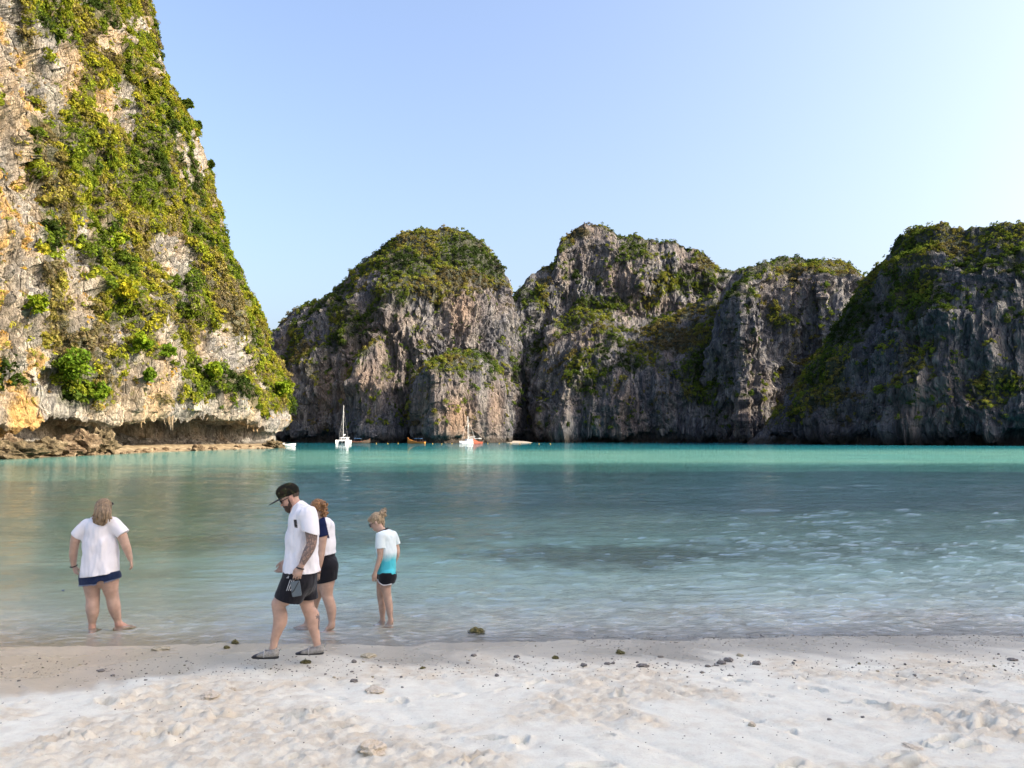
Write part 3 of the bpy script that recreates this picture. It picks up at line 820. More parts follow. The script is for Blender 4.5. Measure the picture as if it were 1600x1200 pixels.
# underside of the overhang, then the back wall of the notch down into the water
dcave = interp(fpx, [(-260, 2.5), (40, 4.5), (100, 6.0), (165, 7.0), (195, 12.0), (330, 14.0), (385, 10.0), (415, 3.5), (440, 2.0)])
lip0 = P[0]
und = []
for k in range(1, NO + 1):
    f = k / NO
    q = lip0 - hn * (dcave * f ** 0.9)[:, None]; q[:, 2] = lip0[:, 2] + 0.5 * np.sin(f * 3.1) - 0.3 * f
    und.append(q)
bw = []
for k in range(1, NB + 1):
    f = k / NB
    q = lip0 - hn * (dcave * (1.0 - 0.62 * sstep(0.35, 1.0, f)))[:, None]
    q[:, 2] = (lip0[:, 2] - 0.3) * (1 - f) + (-1.6) * f
    bw.append(q)
P = np.concatenate([np.array(bw)[::-1], np.array(und)[::-1], P], 0)
NX = NO + NB; NV = NM + NX
U = np.repeat(u[None, :], NV, 0)
cave = np.concatenate([np.ones((NX, NU)), np.repeat(np.exp(-np.linspace(0, 60, NM))[:, None], NU, 1)], 0)
N = normals_grid(P)
if N[NX:, :, 0].mean() < 0: N = -N
Q = P + np.array([31., 7., 0]) + 2.5 * fbm(P * 0.07, 2, 410)[..., None]
rockd = (6.0 * fbm(Q * np.array([.045, .045, .022]), 3, 411) +
         3.4 * (ridged(Q * np.array([.10, .10, .020]), 3, 412, 0.55) - 0.55) +
         3.0 * (ridged(Q * np.array([.33, .33, .075]), 3, 413, 0.6) - 0.5) +
         2.2 * fbm(Q * np.array([.06, .06, .20]), 3, 414) +
         1.3 * (ridged(Q * np.array([1.1, 1.1, .35]), 2, 416, 0.6) - 0.5) +
         0.35 * fbm(Q * np.array([1.3, 1.3, .8]), 2, 415) + 2.6 * terrace(Q * np.array([.12, .12, .06]), 417, 3.0) + 1.3 * terrace(Q * np.array([.40, .40, .22]), 418, 3.0))
low = sstep(2, 16, P[..., 2])
small = 1.6 * fbm(Q * np.array([.30, .30, .30]), 3, 419) + 0.8 * (ridged(Q * np.array([.9, .9, .5]), 2, 420) - 0.5)
keep = (1 - 0.6 * sstep(0.9, 1.0, U))
P = P + N * ((rockd * (0.30 + 0.70 * low) * (1 - 0.75 * cave) + small * (0.35 + 0.35 * cave)) * keep)[..., None]
last = P[:, -1:]
wrap = []
for k in range(1, 9):
    q = last.copy(); f = k / 8
    q[..., 1] += 70 * f; q[..., 0] += -38 * f ** 2 + 10.5 * f * (1 - f) - 70 * f * 0.30
    wrap.append(q)
P = np.concatenate([P] + wrap, 1)
Ux = np.concatenate([U] + [np.ones((NV, 1))] * 8, 1)
pxg = 800 + FPX * P[..., 0] / P[..., 1]
pyg = py_of(P[..., 2], P[..., 1])
def blob(cx, cy, rx, ry, rot=0.0):
    a = math.radians(rot)
    dx, dy = pxg - cx, pyg - cy
    e = (dx * math.cos(a) + dy * math.sin(a)) / rx; f = (-dx * math.sin(a) + dy * math.cos(a)) / ry
    return np.exp(-(e ** 2 + f ** 2) ** 1.3)
bare = np.zeros(P.shape[:2])
for a in ((60, 125, 40, 62, 20), (155, 165, 34, 30, 40), (150, 62, 24, 30, 30), (262, 398, 30, 34, -25), (108, 430, 26, 48, -25), (200, 40, 18, 18, 0), (300, 240, 10, 36, -10), (275, 250, 9, 40, -12),
          (215, 605, 36, 52, 0), (262, 580, 22, 50, 0), (355, 640, 38, 22, 0), (300, 640, 60, 16, 0), (318, 545, 18, 34, -8), (350, 545, 14, 40, -10), (170, 530, 26, 22, 0), (118, 365, 16, 18, 0),
          (440, 668, 26, 26, 0), (235, 100, 12, 22, -20), (345, 350, 8, 20, -15), (120, 500, 18, 20, 0), (385, 560, 8, 40, -15), (255, 515, 18, 16, 0)):
    bare = np.maximum(bare, blob(*a))
bxg = interp(pyg, [(-330, -60), (60, 2), (130, 22), (250, 38), (400, 58), (520, 78), (620, 90), (655, 84), (680, 60), (712, 40)])
butg = 1 - sstep(-6, 6, pxg - bxg)
nv_ = fbm(P * np.array([.11, .11, .07]), 3, 421) * 0.55 + fbm(P * 0.4, 2, 423) * 0.2
base = 0.86 - 1.25 * bare - 0.75 * butg + 0.35 * blob(25, 170, 30, 110) + 0.25 * blob(75, 560, 16, 90)
veg = sstep(0.38, 0.60, base + nv_ * 1.15)
cvg = np.concatenate([cave] + [cave[:, -1:]] * 8, 1)
veg = veg * (1 - sstep(0.02, 0.3, cvg)) * sstep(6.0, 9.0, P[..., 2])
stain = np.clip(sstep(0.05, 0.4, fbm(P * np.array([.13, .13, .06]), 3, 431)) * (0.25 + 1.1 * butg) + 0.5 * blob(120, 145, 40, 40) * 1.0, 0, 0.95) * 0.85
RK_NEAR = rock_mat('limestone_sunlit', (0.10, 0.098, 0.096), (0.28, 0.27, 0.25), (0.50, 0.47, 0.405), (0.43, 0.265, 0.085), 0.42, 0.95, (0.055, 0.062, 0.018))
L1 = Cliff(); L1.add(P, veg, stain, 2.0)
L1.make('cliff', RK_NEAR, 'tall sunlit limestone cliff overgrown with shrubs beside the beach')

NEARPAL = [(0.030, 0.048, 0.012), (0.050, 0.078, 0.014), (0.095, 0.135, 0.016), (0.145, 0.180, 0.019), (0.190, 0.210, 0.022), (0.25, 0.235, 0.026), (0.19, 0.16, 0.05), (0.14, 0.115, 0.06)]
LN = Shrubs()
r = np.random.default_rng(77)
c, n, a = cells(P); v = cellv(veg)
if n[:, 0].mean() < 0: n = -n
toward = -(n * (c / np.linalg.norm(c, axis=1, keepdims=True))).sum(1)
vis = (toward > -0.5) & (np.concatenate([cvg])[:-1, :-1].ravel() < 0.3) & (c[:, 2] > 2) & (c[:, 1] < 330) & (c[:, 0] / c[:, 1] > -0.75) & (py_of(c[:, 2], c[:, 1]) > -60)
patchy = fbm(c * np.array([.16, .16, .10]), 2, 461)
w = a * vis * (np.where(v > .3, v, 0) * 1.15 + 0.05 * (patchy > 0.05) * (c[:, 2] > 8))
num = r.poisson(np.minimum(w, 6))
i = np.repeat(np.arange(len(c)), num)
rad = 0.32 + 1.75 * r.random(len(i)) ** 3.2
cen = c[i] + n[i] * (rad * 0.08)[:, None] + r.normal(0, .25, (len(i), 3))
LN.add(cen, rad, n[i], colour_pick(cen, 441, NEARPAL, 0.05), 443)
dry = (r.random(len(i)) < 0.16) & (fbm(cen * 0.12, 2, 447) > -0.05)
LN.add(cen[dry] + n[i][dry] * 0.2, rad[dry] * 1.2, n[i][dry], np.repeat(np.array([[0.22, 0.185, 0.13]]), dry.sum(), 0), 449, [4])
# dry grass tufts hanging on the bare rock
num = r.poisson(np.minimum(a * np.clip(0.9 * cellv(stain) + 0.12, 0, 1) * (v < .45) * vis * (c[:, 2] > 7) * 1.7 * (0.4 + 1.2 * (fbm(c * .25, 2, 451) > 0)), 3))
j = np.repeat(np.arange(len(c)), num)
rad = 0.22 + 0.5 * r.random(len(j)) ** 2
GR = np.array([(0.42, 0.27, 0.05), (0.36, 0.21, 0.05), (0.30, 0.28, 0.04), (0.20, 0.22, 0.03)])
LN.add(c[j] + n[j] * 0.05, rad, n[j], GR[r.integers(0, 4, len(j))], 453, [4, 3, 5], 1.3 * rad)
LN.make('cliff_shrubs', 'yellow-green shrubs and dry grass covering the tall sunlit cliff')
print('NEAR', len(i), len(j), flush=True)
print('cliffs', time.time() - T0)
NEARP, NEARN = P, n
# ================================================================== PEOPLE (signed-distance bodies turned into one skin each)
class Field:
    def __init__(s, lo, hi, h):
        s.h = h; s.lo = np.asarray(lo, float)
        n = np.ceil((np.asarray(hi, float) - s.lo) / h).astype(int) + 1
        s.f = np.full(n, 0.5, np.float32)
        s.ax = [s.lo[k] + h * np.arange(n[k]) for k in range(3)]
    def slc(s, lo, hi):
        sl = []
        for k in range(3):
            a = int(np.clip(np.floor((lo[k] - s.lo[k]) / s.h), 0, s.f.shape[k] - 1))
            b_ = int(np.clip(np.ceil((hi[k] - s.lo[k]) / s.h) + 1, 1, s.f.shape[k]))
            sl.append(slice(a, b_))
        return tuple(sl)
    def win(s, lo, hi):
        sl = s.slc(lo, hi)
        g = np.meshgrid(*[s.ax[k][sl[k]] for k in range(3)], indexing='ij')
        return sl, np.stack(g, -1)
    def put(s, sl, d, k, op='add'):
        a = s.f[sl]
        d = d.astype(np.float32)
        if op == 'add':
            h = np.clip(0.5 + 0.5 * (a - d) / k, 0, 1)
            s.f[sl] = a + (d - a) * h - k * h * (1 - h)
        else:                     # carve
            h = np.clip(0.5 - 0.5 * (a + d) / k, 0, 1)
            s.f[sl] = a + (-d - a) * h + k * h * (1 - h)
    def cone(s, a, b, r1, r2, k=0.02, sc=(1, 1, 1), op='add'):
        """tapered rounded limb from a to b; sc stretches its section along world axes"""
        a = np.asarray(a, float); b = np.asarray(b, float); sc = np.asarray(sc, float)
        m = (max(r1, r2)) * max(sc) + k + 3 * s.h
        sl, p = s.win(np.minimum(a, b) - m, np.maximum(a, b) + m)
        q = (p - a) / sc; ab = (b - a) / sc
        t = np.clip((q @ ab) / max(ab @ ab, 1e-9), 0, 1)
        d = np.linalg.norm(q - t[..., None] * ab, axis=-1) - (r1 + (r2 - r1) * t)
        s.put(sl, d * float(min(sc)) if min(sc) < 1 else d, k, op)
    def chain(s, pts, rad, k=0.02, sc=(1, 1, 1), sub=4):
        """smooth limb: a spline through the joints, joined to the body once"""
        pts = np.asarray(pts, float); rad = np.asarray(rad, float); sc = np.asarray(sc, float)
        if len(pts) > 2 and sub > 1:
            q = np.concatenate([[2 * pts[0] - pts[1]], pts, [2 * pts[-1] - pts[-2]]])
            rr = np.concatenate([[rad[0]], rad, [rad[-1]]])
            P_, R_ = [], []
            for i in range(1, len(q) - 2):
                for t in np.arange(sub) / sub:
                    w = np.array([-t + 2 * t * t - t ** 3, 2 - 5 * t * t + 3 * t ** 3, t + 4 * t * t - 3 * t ** 3, -t * t + t ** 3]) / 2
                    P_.append(w @ q[i - 1:i + 3]); R_.append(w @ rr[i - 1:i + 3])
            pts = np.array(P_ + [pts[-1]]); rad = np.array(R_ + [rad[-1]])
        m = rad.max() * max(sc) + k + 3 * s.h
        sl = s.slc(pts.min(0) - m, pts.max(0) + m)
        d = np.full(s.f[sl].shape, 0.5, np.float32)
        org = [q_.start for q_ in sl]
        for i in range(len(pts) - 1):
            m2 = max(rad[i], rad[i + 1]) * max(sc) + k + 3 * s.h
            s2, p2 = s.win(np.minimum(pts[i], pts[i + 1]) - m2, np.maximum(pts[i], pts[i + 1]) + m2)
            q = ((p2 - pts[i]) / sc).astype(np.float32); ab = ((pts[i + 1] - pts[i]) / sc).astype(np.float32)
            t = np.clip((q @ ab) / max(float(ab @ ab), 1e-9), 0, 1)
            q -= t[..., None] * ab
            e = np.sqrt((q * q).sum(-1)) - (rad[i] + (rad[i + 1] - rad[i]) * t).astype(np.float32)
            w2 = tuple(slice(max(0, a.start - o_), max(0, a.stop - o_)) for a, o_ in zip(s2, org))
            np.minimum(d[w2], e[:d[w2].shape[0], :d[w2].shape[1], :d[w2].shape[2]], out=d[w2])
        s.put(sl, d, k)
    def blank(s):
        T = Field.__new__(Field); T.h = s.h; T.lo = s.lo; T.ax = s.ax; T.f = np.full(s.f.shape, 0.5, np.float32)
        return T
    def join(s, T, k=0.015):
        s.put((slice(None),) * 3, T.f, k)
    def sleeve(s, pts, rad, cpt, cn, k=0.02):
        """a sleeve or trouser leg with its own flat hem"""
        T = s.blank(); T.chain(pts, rad, 0.01); T.cut(cpt, cn); s.join(T, k)
    def over(s, B, pad=0.011):
        """never thinner than the body B underneath plus a margin"""
        o = np.round((s.lo - B.lo) / s.h)
        p = [s.ax[k][:, None, None] if k == 0 else s.ax[k][None, :, None] if k == 1 else s.ax[k][None, None, :] for k in range(3)]
        i = [np.clip(np.round((s.ax[k] - B.lo[k]) / B.h).astype(int), 0, B.f.shape[k] - 1) for k in range(3)]
        s.f = np.minimum(s.f, B.f[np.ix_(*i)] - pad)
    def at(s, p):
        """trilinear value"""
        x = (np.asarray(p, float) - s.lo) / s.h
        x = np.clip(x, 0, np.array(s.f.shape) - 1.001)
        i = x.astype(int); f = x - i
        v = 0
        for a in (0, 1):
            for b_ in (0, 1):
                for c in (0, 1):
                    w = (f[0] if a else 1 - f[0]) * (f[1] if b_ else 1 - f[1]) * (f[2] if c else 1 - f[2])
                    v += w * s.f[i[0] + a, i[1] + b_, i[2] + c]
        return v
    def ell(s, c, r, R=None, k=0.02, op='add'):
        """ellipsoid with radii r along the columns of the frame R"""
        c = np.asarray(c, float); r = np.asarray(r, float)
        R = np.eye(3) if R is None else R
        m = r.max() + k + 3 * s.h
        sl, p = s.win(c - m, c + m)
        q = ((p - c) @ R) / r
        n = np.linalg.norm(q, axis=-1)
        g = np.linalg.norm(q / r, axis=-1) + 1e-6
        s.put(sl, n * (n - 1) / g, k, op)
    def cut(s, pt, nrm, k=0.004):
        """remove everything on the side the normal points to"""
        nrm = np.asarray(nrm, float); nrm = nrm / np.linalg.norm(nrm)
        g = np.meshgrid(*s.ax, indexing='ij')
        d = sum((g[i] - pt[i]) * nrm[i] for i in range(3)).astype(np.float32)
        s.f = np.maximum(s.f, d)
    def ripple(s, amp, freq, seed, oct_=2):
        m = np.abs(s.f) < 0.06
        i = np.argwhere(m)
        p = s.lo + i * s.h
        s.f[m] += amp * fbm(p * np.asarray(freq), oct_, seed).astype(np.float32)
    def mesh(s):
        f = s.f.copy()
        for k in range(3):
            sl = [slice(None)] * 3
            for e in (0, -1):
                sl[k] = e; f[tuple(sl)] = np.maximum(f[tuple(sl)], 0.01)
        ins = f < 0
        c = np.zeros(tuple(n - 1 for n in f.shape), np.int8)
        for dx in (0, 1):
            for dy in (0, 1):
                for dz in (0, 1):
                    c += ins[dx:dx + c.shape[0], dy:dy + c.shape[1], dz:dz + c.shape[2]]
        act = np.argwhere((c > 0) & (c < 8))
        idx = np.full(c.shape, -1, np.int64)
        idx[tuple(act.T)] = np.arange(len(act))
        acc = np.zeros((len(act), 3)); cnt = np.zeros(len(act))
        corners = [(0, 0, 0), (1, 0, 0), (0, 1, 0), (1, 1, 0), (0, 0, 1), (1, 0, 1), (0, 1, 1), (1, 1, 1)]
        vals = [f[act[:, 0] + a, act[:, 1] + b_, act[:, 2] + d] for a, b_, d in corners]
        for i in range(8):
            for j in range(i + 1, 8):
                df = np.array(corners[j]) - np.array(corners[i])
                if np.abs(df).sum() != 1: continue
                a, b_ = vals[i], vals[j]
                m = (a < 0) != (b_ < 0)
                t = a[m] / (a[m] - b_[m])
                acc[m] += np.array(corners[i]) + t[:, None] * df
                cnt[m] += 1
        V = s.lo + (act + acc / cnt[:, None]) * s.h
        Q = []
        for k in range(3):
            o = [(k + 1) % 3, (k + 2) % 3]
            sa = [slice(0, n) for n in f.shape]; sb = list(sa)
            sa[k] = slice(0, f.shape[k] - 1); sb[k] = slice(1, f.shape[k])
            for q in o:
                sa[q] = slice(1, f.shape[q] - 1); sb[q] = slice(1, f.shape[q] - 1)
            A, B_ = ins[tuple(sa)], ins[tuple(sb)]
            off = np.zeros(3, int); off[o[0]] = 1; off[o[1]] = 1
            for flip, m in ((False, A & ~B_), (True, ~A & B_)):
                e = np.argwhere(m) + off
                def cell(d0, d1):
                    x = e.copy(); x[:, o[0]] -= d0; x[:, o[1]] -= d1
                    return idx[x[:, 0], x[:, 1], x[:, 2]]
                q = np.stack([cell(1, 1), cell(0, 1), cell(0, 0), cell(1, 0)], -1)
                Q.append(q[:, ::-1] if flip else q)
        Q = np.concatenate(Q)
        return V, Q[(Q >= 0).all(1)]

def frame(f, up=(0, 0, 1)):
    """columns: forward, left, up"""
    f = np.asarray(f, float); f = f / np.linalg.norm(f)
    l = np.cross(up, f); l = l / np.linalg.norm(l)
    u_ = np.cross(f, l)
    return np.stack([f, l, u_], 1)
def hl(o, R, f, l, u_): return np.asarray(o) + R @ np.array([f, l, u_])

def add_head(F, o, R, s=1.0, nose=1.0):
    """o sits between the ears"""
    S = lambda *a: tuple(x * s for x in a)
    e = lambda c, r, k=0.015: F.ell(hl(o, R, *S(*c)), S(*r), R, k * s)
    e((-0.008, 0, 0.050), (0.096, 0.076, 0.092))
    e((0.030, 0, -0.020), (0.066, 0.062, 0.078), 0.03)
    e((0.058, 0, -0.078), (0.034, 0.034, 0.026), 0.03)
    e((0.066, 0, 0.040), (0.030, 0.055, 0.030), 0.02)
    F.cone(hl(o, R, *S(0.092, 0, 0.022)), hl(o, R, *S(0.112 * nose, 0, -0.022)), 0.008 * s, 0.0125 * s, 0.010)
    e((0.090, 0, -0.056), (0.014, 0.022, 0.009), 0.008)
    e((0.088, 0, -0.070), (0.013, 0.020, 0.008), 0.008)
    for sd in (-1, 1):
        e((0.055, sd * 0.040, -0.022), (0.030, 0.022, 0.022), 0.02)
        e((-0.006, sd * 0.080, -0.004), (0.020, 0.010, 0.033), 0.003)
        F.ell(hl(o, R, *S(0.092, sd * 0.031, 0.016)), S(0.012, 0.016, 0.010), R, 0.01, 'carve')
        e((0.078, sd * 0.031, 0.016), (0.012, 0.013, 0.011), 0.004)
def add_hand(F, wr, d, pn, side, s=1.0, curl=0.5, spread=0.10):
    """wr wrist, d pointing direction, pn palm normal, side: direction of the thumb edge"""
    d = np.asarray(d, float) / np.linalg.norm(d)
    sd = np.asarray(side, float); sd = sd - d * (sd @ d); sd /= np.linalg.norm(sd)
    pn = np.cross(d, sd) * (1 if np.cross(d, sd) @ np.asarray(pn, float) > 0 else -1)
    wr = np.asarray(wr, float)
    R = np.stack([d, sd, pn], 1)
    F.ell(wr + d * 0.052 * s, (0.055 * s, 0.040 * s, 0.0165 * s), R, 0.012)
    F.ell(wr + d * 0.035 * s + sd * 0.018 * s + pn * 0.008 * s, (0.034 * s, 0.020 * s, 0.016 * s), R, 0.012)
    for i, (off, ln) in enumerate(((0.030, 0.070), (0.010, 0.078), (-0.010, 0.073), (-0.029, 0.058))):
        p0 = wr + (d * 0.088 + sd * off) * s
        dd = d + sd * spread * (off / 0.03)
        c1 = curl * (0.8 + 0.12 * i)
        def bend(v, ang): return v * math.cos(ang) + pn * math.sin(ang)
        d1 = bend(dd, 0.45 * c1); d2 = bend(dd, 1.25 * c1); d3 = bend(dd, 2.0 * c1)
        p1 = p0 + d1 * ln * 0.45 * s; p2 = p1 + d2 * ln * 0.32 * s; p3 = p2 + d3 * ln * 0.26 * s
        F.chain([p0 - d * 0.02 * s, p0, p1, p2, p3], [0.0095 * s, 0.0095 * s, 0.0088 * s, 0.0080 * s, 0.0070 * s], 0.004, sub=1)
    t0 = wr + (d * 0.026 + sd * 0.026) * s
    t1 = t0 + (d * 0.026 + sd * 0.018 + pn * 0.012) * s
    t2 = t1 + (d * 0.030 + sd * 0.004 + pn * 0.012) * s
    t3 = t2 + (d * 0.022 - sd * 0.002 + pn * 0.006) * s
    F.chain([t0, t1, t2, t3], [0.0125 * s, 0.0115 * s, 0.0100 * s, 0.0085 * s], 0.006)
def add_foot(F, ank, toe, s=1.0):
    ank = np.asarray(ank, float); toe = np.asarray(toe, float)
    d = toe - ank; d[2] = 0; L = np.linalg.norm(d); d /= L
    base = ank.copy(); base[2] = toe[2]
    heel = base - d * 0.05 * s
    F.cone(heel + d * 0.012, base + d * 0.02, 0.027 * s, 0.030 * s, 0.02)
    F.cone(ank, base + d * (L * 0.6), 0.034 * s, 0.022 * s, 0.03)
    F.cone(base + d * 0.02, base + d * (L * 0.72), 0.033 * s, 0.026 * s, 0.02, (1.0, 1.0, 1.0))
    sidev = np.array([-d[1], d[0], 0])
    for i in range(5):
        q = base + d * L * (0.74 - 0.03 * abs(i - 1)) + sidev * (i - 2) * 0.0165 * s
        F.cone(q, q + d * L * 0.22 * (1 - 0.08 * i), (0.0125 - 0.0012 * i) * s, (0.011 - 0.001 * i) * s, 0.006)

def skin_mat(name, tone, tattoo=False):
    b = NT(name)
    n = b.noise(b.pos(obj=True), 14, 4)
    c = b.mix(b.ramp(n, [(0.35, 0.0), (0.7, 1.0)]), tuple(x * 0.84 for x in tone), tuple(min(1, x * 1.10) for x in tone))
    c = b.mix(b.ramp(b.noise(b.pos(obj=True), 4, 3), [(0.45, 0.0), (0.7, 0.22)]), c, (tone[0] * 0.95, tone[1] * 0.78, tone[2] * 0.74))
    c = b.mix(b.attr('blush'), c, (tone[0] * 0.98, tone[1] * 0.62, tone[2] * 0.58))
    if tattoo:
        v = b.n('ShaderNodeTexVoronoi', Vector=b.pos((1, 1, 0.7), True), Scale=27.0, feature='DISTANCE_TO_EDGE')
        w = b.noise(b.pos(obj=True), 42, 4, 0.65, 1.2)
        pat = b.math('MAXIMUM', b.ramp(v.outputs[0], [(0.05, 1.0), (0.13, 0.0)]), b.ramp(w, [(0.47, 0.0), (0.55, 0.9)]))
        c = b.mix(b.math('MULTIPLY', b.attr('sleeve_ink'), b.math('ADD', 0.25, b.math('MULTIPLY', pat, 0.55))), c, (0.055, 0.055, 0.06))
        c = b.mix(b.attr('calf_ink'), c, (0.06, 0.065, 0.075))
    nd = b.bsdf(c, 0.55, None, 0.35)
    nd.inputs['Subsurface Weight'].default_value = 0.08
    nd.inputs['Subsurface Radius'].default_value = (0.02, 0.008, 0.004)
    return b.m
def cloth_mat(name, color, var=0.06, weave=260.0, rough=0.9, top=None, hem=None):
    b = NT(name)
    n = b.noise(b.pos(obj=True), 6, 4)
    c = b.mix(b.ramp(n, [(0.35, 0.0), (0.65, 1.0)]), tuple(x * (1 - var) for x in color), color)
    if hem is not None:            # dip-dyed towards the hem: (colour, attribute)
        wv = b.math('ADD', b.attr('dip'), b.math('MULTIPLY', b.math('SUBTRACT', b.noise(b.pos((3, 3, 1), True), 6, 4), 0.5), 0.25))
        c = b.mix(b.ramp(wv, [(0.35, 0.0), (0.62, 1.0)]), c, hem)
    w = b.noise(b.pos(obj=True), weave, 2)
    nd = b.bsdf(c, rough, b.bump(w, 0.25, 0.002), 0.1)
    nd.inputs['Sheen Weight'].default_value = 0.15
    return b.m
def hair_mat(name, dark, light, scale=(60, 60, 9)):
    b = NT(name)
    n = b.noise(b.pos(scale, True), 1.0, 5, 0.6, 0.6)
    c = b.ramp(n, [(0.30, dark), (0.5, tuple((a + d) / 2 for a, d in zip(dark, light))), (0.68, light)])
    b.bsdf(c, 0.5, b.bump(n, 0.8, 0.01), 0.4)
    return b.m

class Person:
    def __init__(s, D, org, label):
        s.D = D; s.o = np.asarray(org, float); s.label = label
    def J(s, px, py, dy=0.0): return W(px, py, s.D + dy)
    def field(s, lo, hi, h=0.0078):
        """box given by two picture corners plus depth range"""
        a = s.J(lo[0], lo[1], hi[2]); b_ = s.J(hi[0], hi[1], lo[2])
        c = np.stack([s.J(lo[0], lo[1], lo[2]), s.J(hi[0], hi[1], hi[2]), a, b_])
        return Field(c.min(0) - 0.02, c.max(0) + 0.02, h)
    def body(s, F, mat, extra=None):
        V, Q = F.mesh()
        at = extra(V) if extra else {}
        if 'blush' not in at: at['blush'] = np.zeros(len(V))
        me = mesh_np('person', V - s.o, quads=Q, mat=mat, attrs=at)
        s.ob = tag(link('person', me, None, s.o), s.label, 'person', 'people at the water\'s edge')
    def part(s, name, F, mat, attrs=None, label=None, parent=None, smooth=True):
        V, Q = F.mesh() if isinstance(F, Field) else F
        me = mesh_np(name, np.asarray(V) - s.o, quads=np.asarray(Q), mat=mat, smooth=smooth, attrs=attrs(np.asarray(V)) if attrs else None)
        o = link(name, me, parent or s.ob)
        if label: o['label'] = label
        return o
def tube(pts, r, n=8, closed=False):
    """simple tube along points -> V, Q"""
    pts = np.asarray(pts, float)
    t = np.gradient(pts, axis=0)
    if closed: t = (np.roll(pts, -1, 0) - np.roll(pts, 1, 0))
    t /= np.linalg.norm(t, axis=1, keepdims=True)
    ref = np.array([0.31, 0.2, 0.93])
    a = np.cross(t, ref); a /= np.linalg.norm(a, axis=1, keepdims=True) + 1e-9
    b_ = np.cross(t, a)
    ang = np.linspace(0, 2 * math.pi, n, endpoint=False)
    rr = np.broadcast_to(np.asarray(r, float), (len(pts),))
    V = pts[:, None, :] + rr[:, None, None] * (np.cos(ang)[None, :, None] * a[:, None] + np.sin(ang)[None, :, None] * b_[:, None])
    m = len(pts)
    Q = []
    for i in range(m if closed else m - 1):
        for j in range(n):
            Q.append((i * n + j, i * n + (j + 1) % n, ((i + 1) % m) * n + (j + 1) % n, ((i + 1) % m) * n + j))
    if not closed:                 # close the ends with a fan of quads
        for e, base in ((0, 0), (1, (m - 1) * n)):
            for j in range(0, n - 2, 2):
                q = (base, base + j + 1, base + j + 2, base + (j + 3) % n)
                Q.append(q if e else q[::-1])
    return V.reshape(-1, 3), np.array(Q)
def ring(c, d, r1, r2=None, n=20):
    d = np.asarray(d, float) / np.linalg.norm(d)
    a = np.cross(d, (0.3, 0.9, 0.2)); a /= np.linalg.norm(a); b_ = np.cross(d, a)
    t = np.linspace(0, 2 * math.pi, n, endpoint=False)
    return np.asarray(c) + r1 * np.cos(t)[:, None] * a + (r2 or r1) * np.sin(t)[:, None] * b_
SKIN_A = skin_mat('skin_tattooed', (0.48, 0.31, 0.23), True)
SKIN_B = skin_mat('skin_fair', (0.50, 0.335, 0.25))
WHITE_TEE = cloth_mat('white_cotton', (0.78, 0.77, 0.79))
BLACK_CLOTH = cloth_mat('black_cloth', (0.012, 0.012, 0.016), 0.3)
RUBBER = plain('black_rubber', (0.012, 0.012, 0.013), 0.5)

# ------------------------------------------------------------------ the man walking along the edge
mo = W(455, 1026, 8.05); mo[2] = sand_z(mo[0], mo[1])
M = Person(8.05, mo, 'man in camouflage cap, white T-shirt and black shorts walking along the wet sand')
J = M.J
px = 0.0067
HR = frame((-0.86, -0.16, -0.48))
HO = J(454.5, 778.5)
F = M.field((385, 750, -0.42), (510, 1034, 0.46), 0.007)
add_head(F, HO, HR, 1.02)
F.chain([J(458, 784), J(467, 797)], [0.062, 0.075], 0.03)
ls, rs = (-0.20), (0.20)
BT = F.blank()
for T in (F, BT):
    T.cone(J(472, 812), J(472, 850), 0.120, 0.125, 0.05, (1, 1.3, 1))
    T.cone(J(471, 850), J(470, 895), 0.125, 0.13, 0.05, (1, 1.2, 1))
    T.cone(J(479, 806, ls), J(468, 806, rs), 0.075, 0.075, 0.04)
    T.cone(J(470, 905), J(468, 912), 0.13, 0.13, 0.04, (1, 1.2, 1))
La = [J(483, 808, -0.21), J(486.5, 832, -0.25), J(486.5, 850, -0.26), J(481, 863, -0.27), J(470, 885, -0.28)]
F.chain(La, [0.068, 0.060, 0.050, 0.048, 0.029], 0.02)
add_hand(F, J(470, 884, -0.28), J(463, 906, -0.30) - J(470, 884, -0.28), (0.3, 1, 0), (-1, -0.2, -0.1), 1.0, 0.75)
Ra = [J(466, 808, 0.21), J(463, 850, 0.27), J(447, 877, 0.24)]
F.chain(Ra, [0.068, 0.050, 0.029], 0.02)
add_hand(F, J(447, 876, 0.24), J(437, 893, 0.2) - J(447, 876, 0.24), (0.4, -1, 0), (-1, 0, -0.2), 1.0, 0.6)
for T in (F, BT):
    T.chain([J(463, 912, -0.10), J(448, 931, -0.13), J(436, 944, -0.14), J(437, 962, -0.14), J(436, 976, -0.14), J(429.5, 998, -0.13), J(427, 1013, -0.13)],
        [0.110, 0.086, 0.068, 0.064, 0.060, 0.042, 0.036], 0.03)
    T.ell(J(431.8, 942, -0.145), (0.040, 0.045, 0.050), None, 0.03)
    T.ell(J(441.5, 966, -0.13), (0.042, 0.046, 0.09), None, 0.04)
    T.chain([J(472, 912, 0.10), J(477, 931, 0.10), J(480.5, 947, 0.10), J(486, 963, 0.11), J(489, 976, 0.11), J(494, 998, 0.11), J(496, 1008, 0.11)],
        [0.110, 0.086, 0.068, 0.064, 0.060, 0.042, 0.036], 0.03)
    T.ell(J(492.5, 966, 0.12), (0.042, 0.046, 0.09), None, 0.04)
F.cone(J(427, 1013, -0.13), J(428, 1020, -0.13), 0.036, 0.036, 0.01)
F.cone(J(496, 1008, 0.11), J(496, 1014, 0.11), 0.036, 0.036, 0.01)
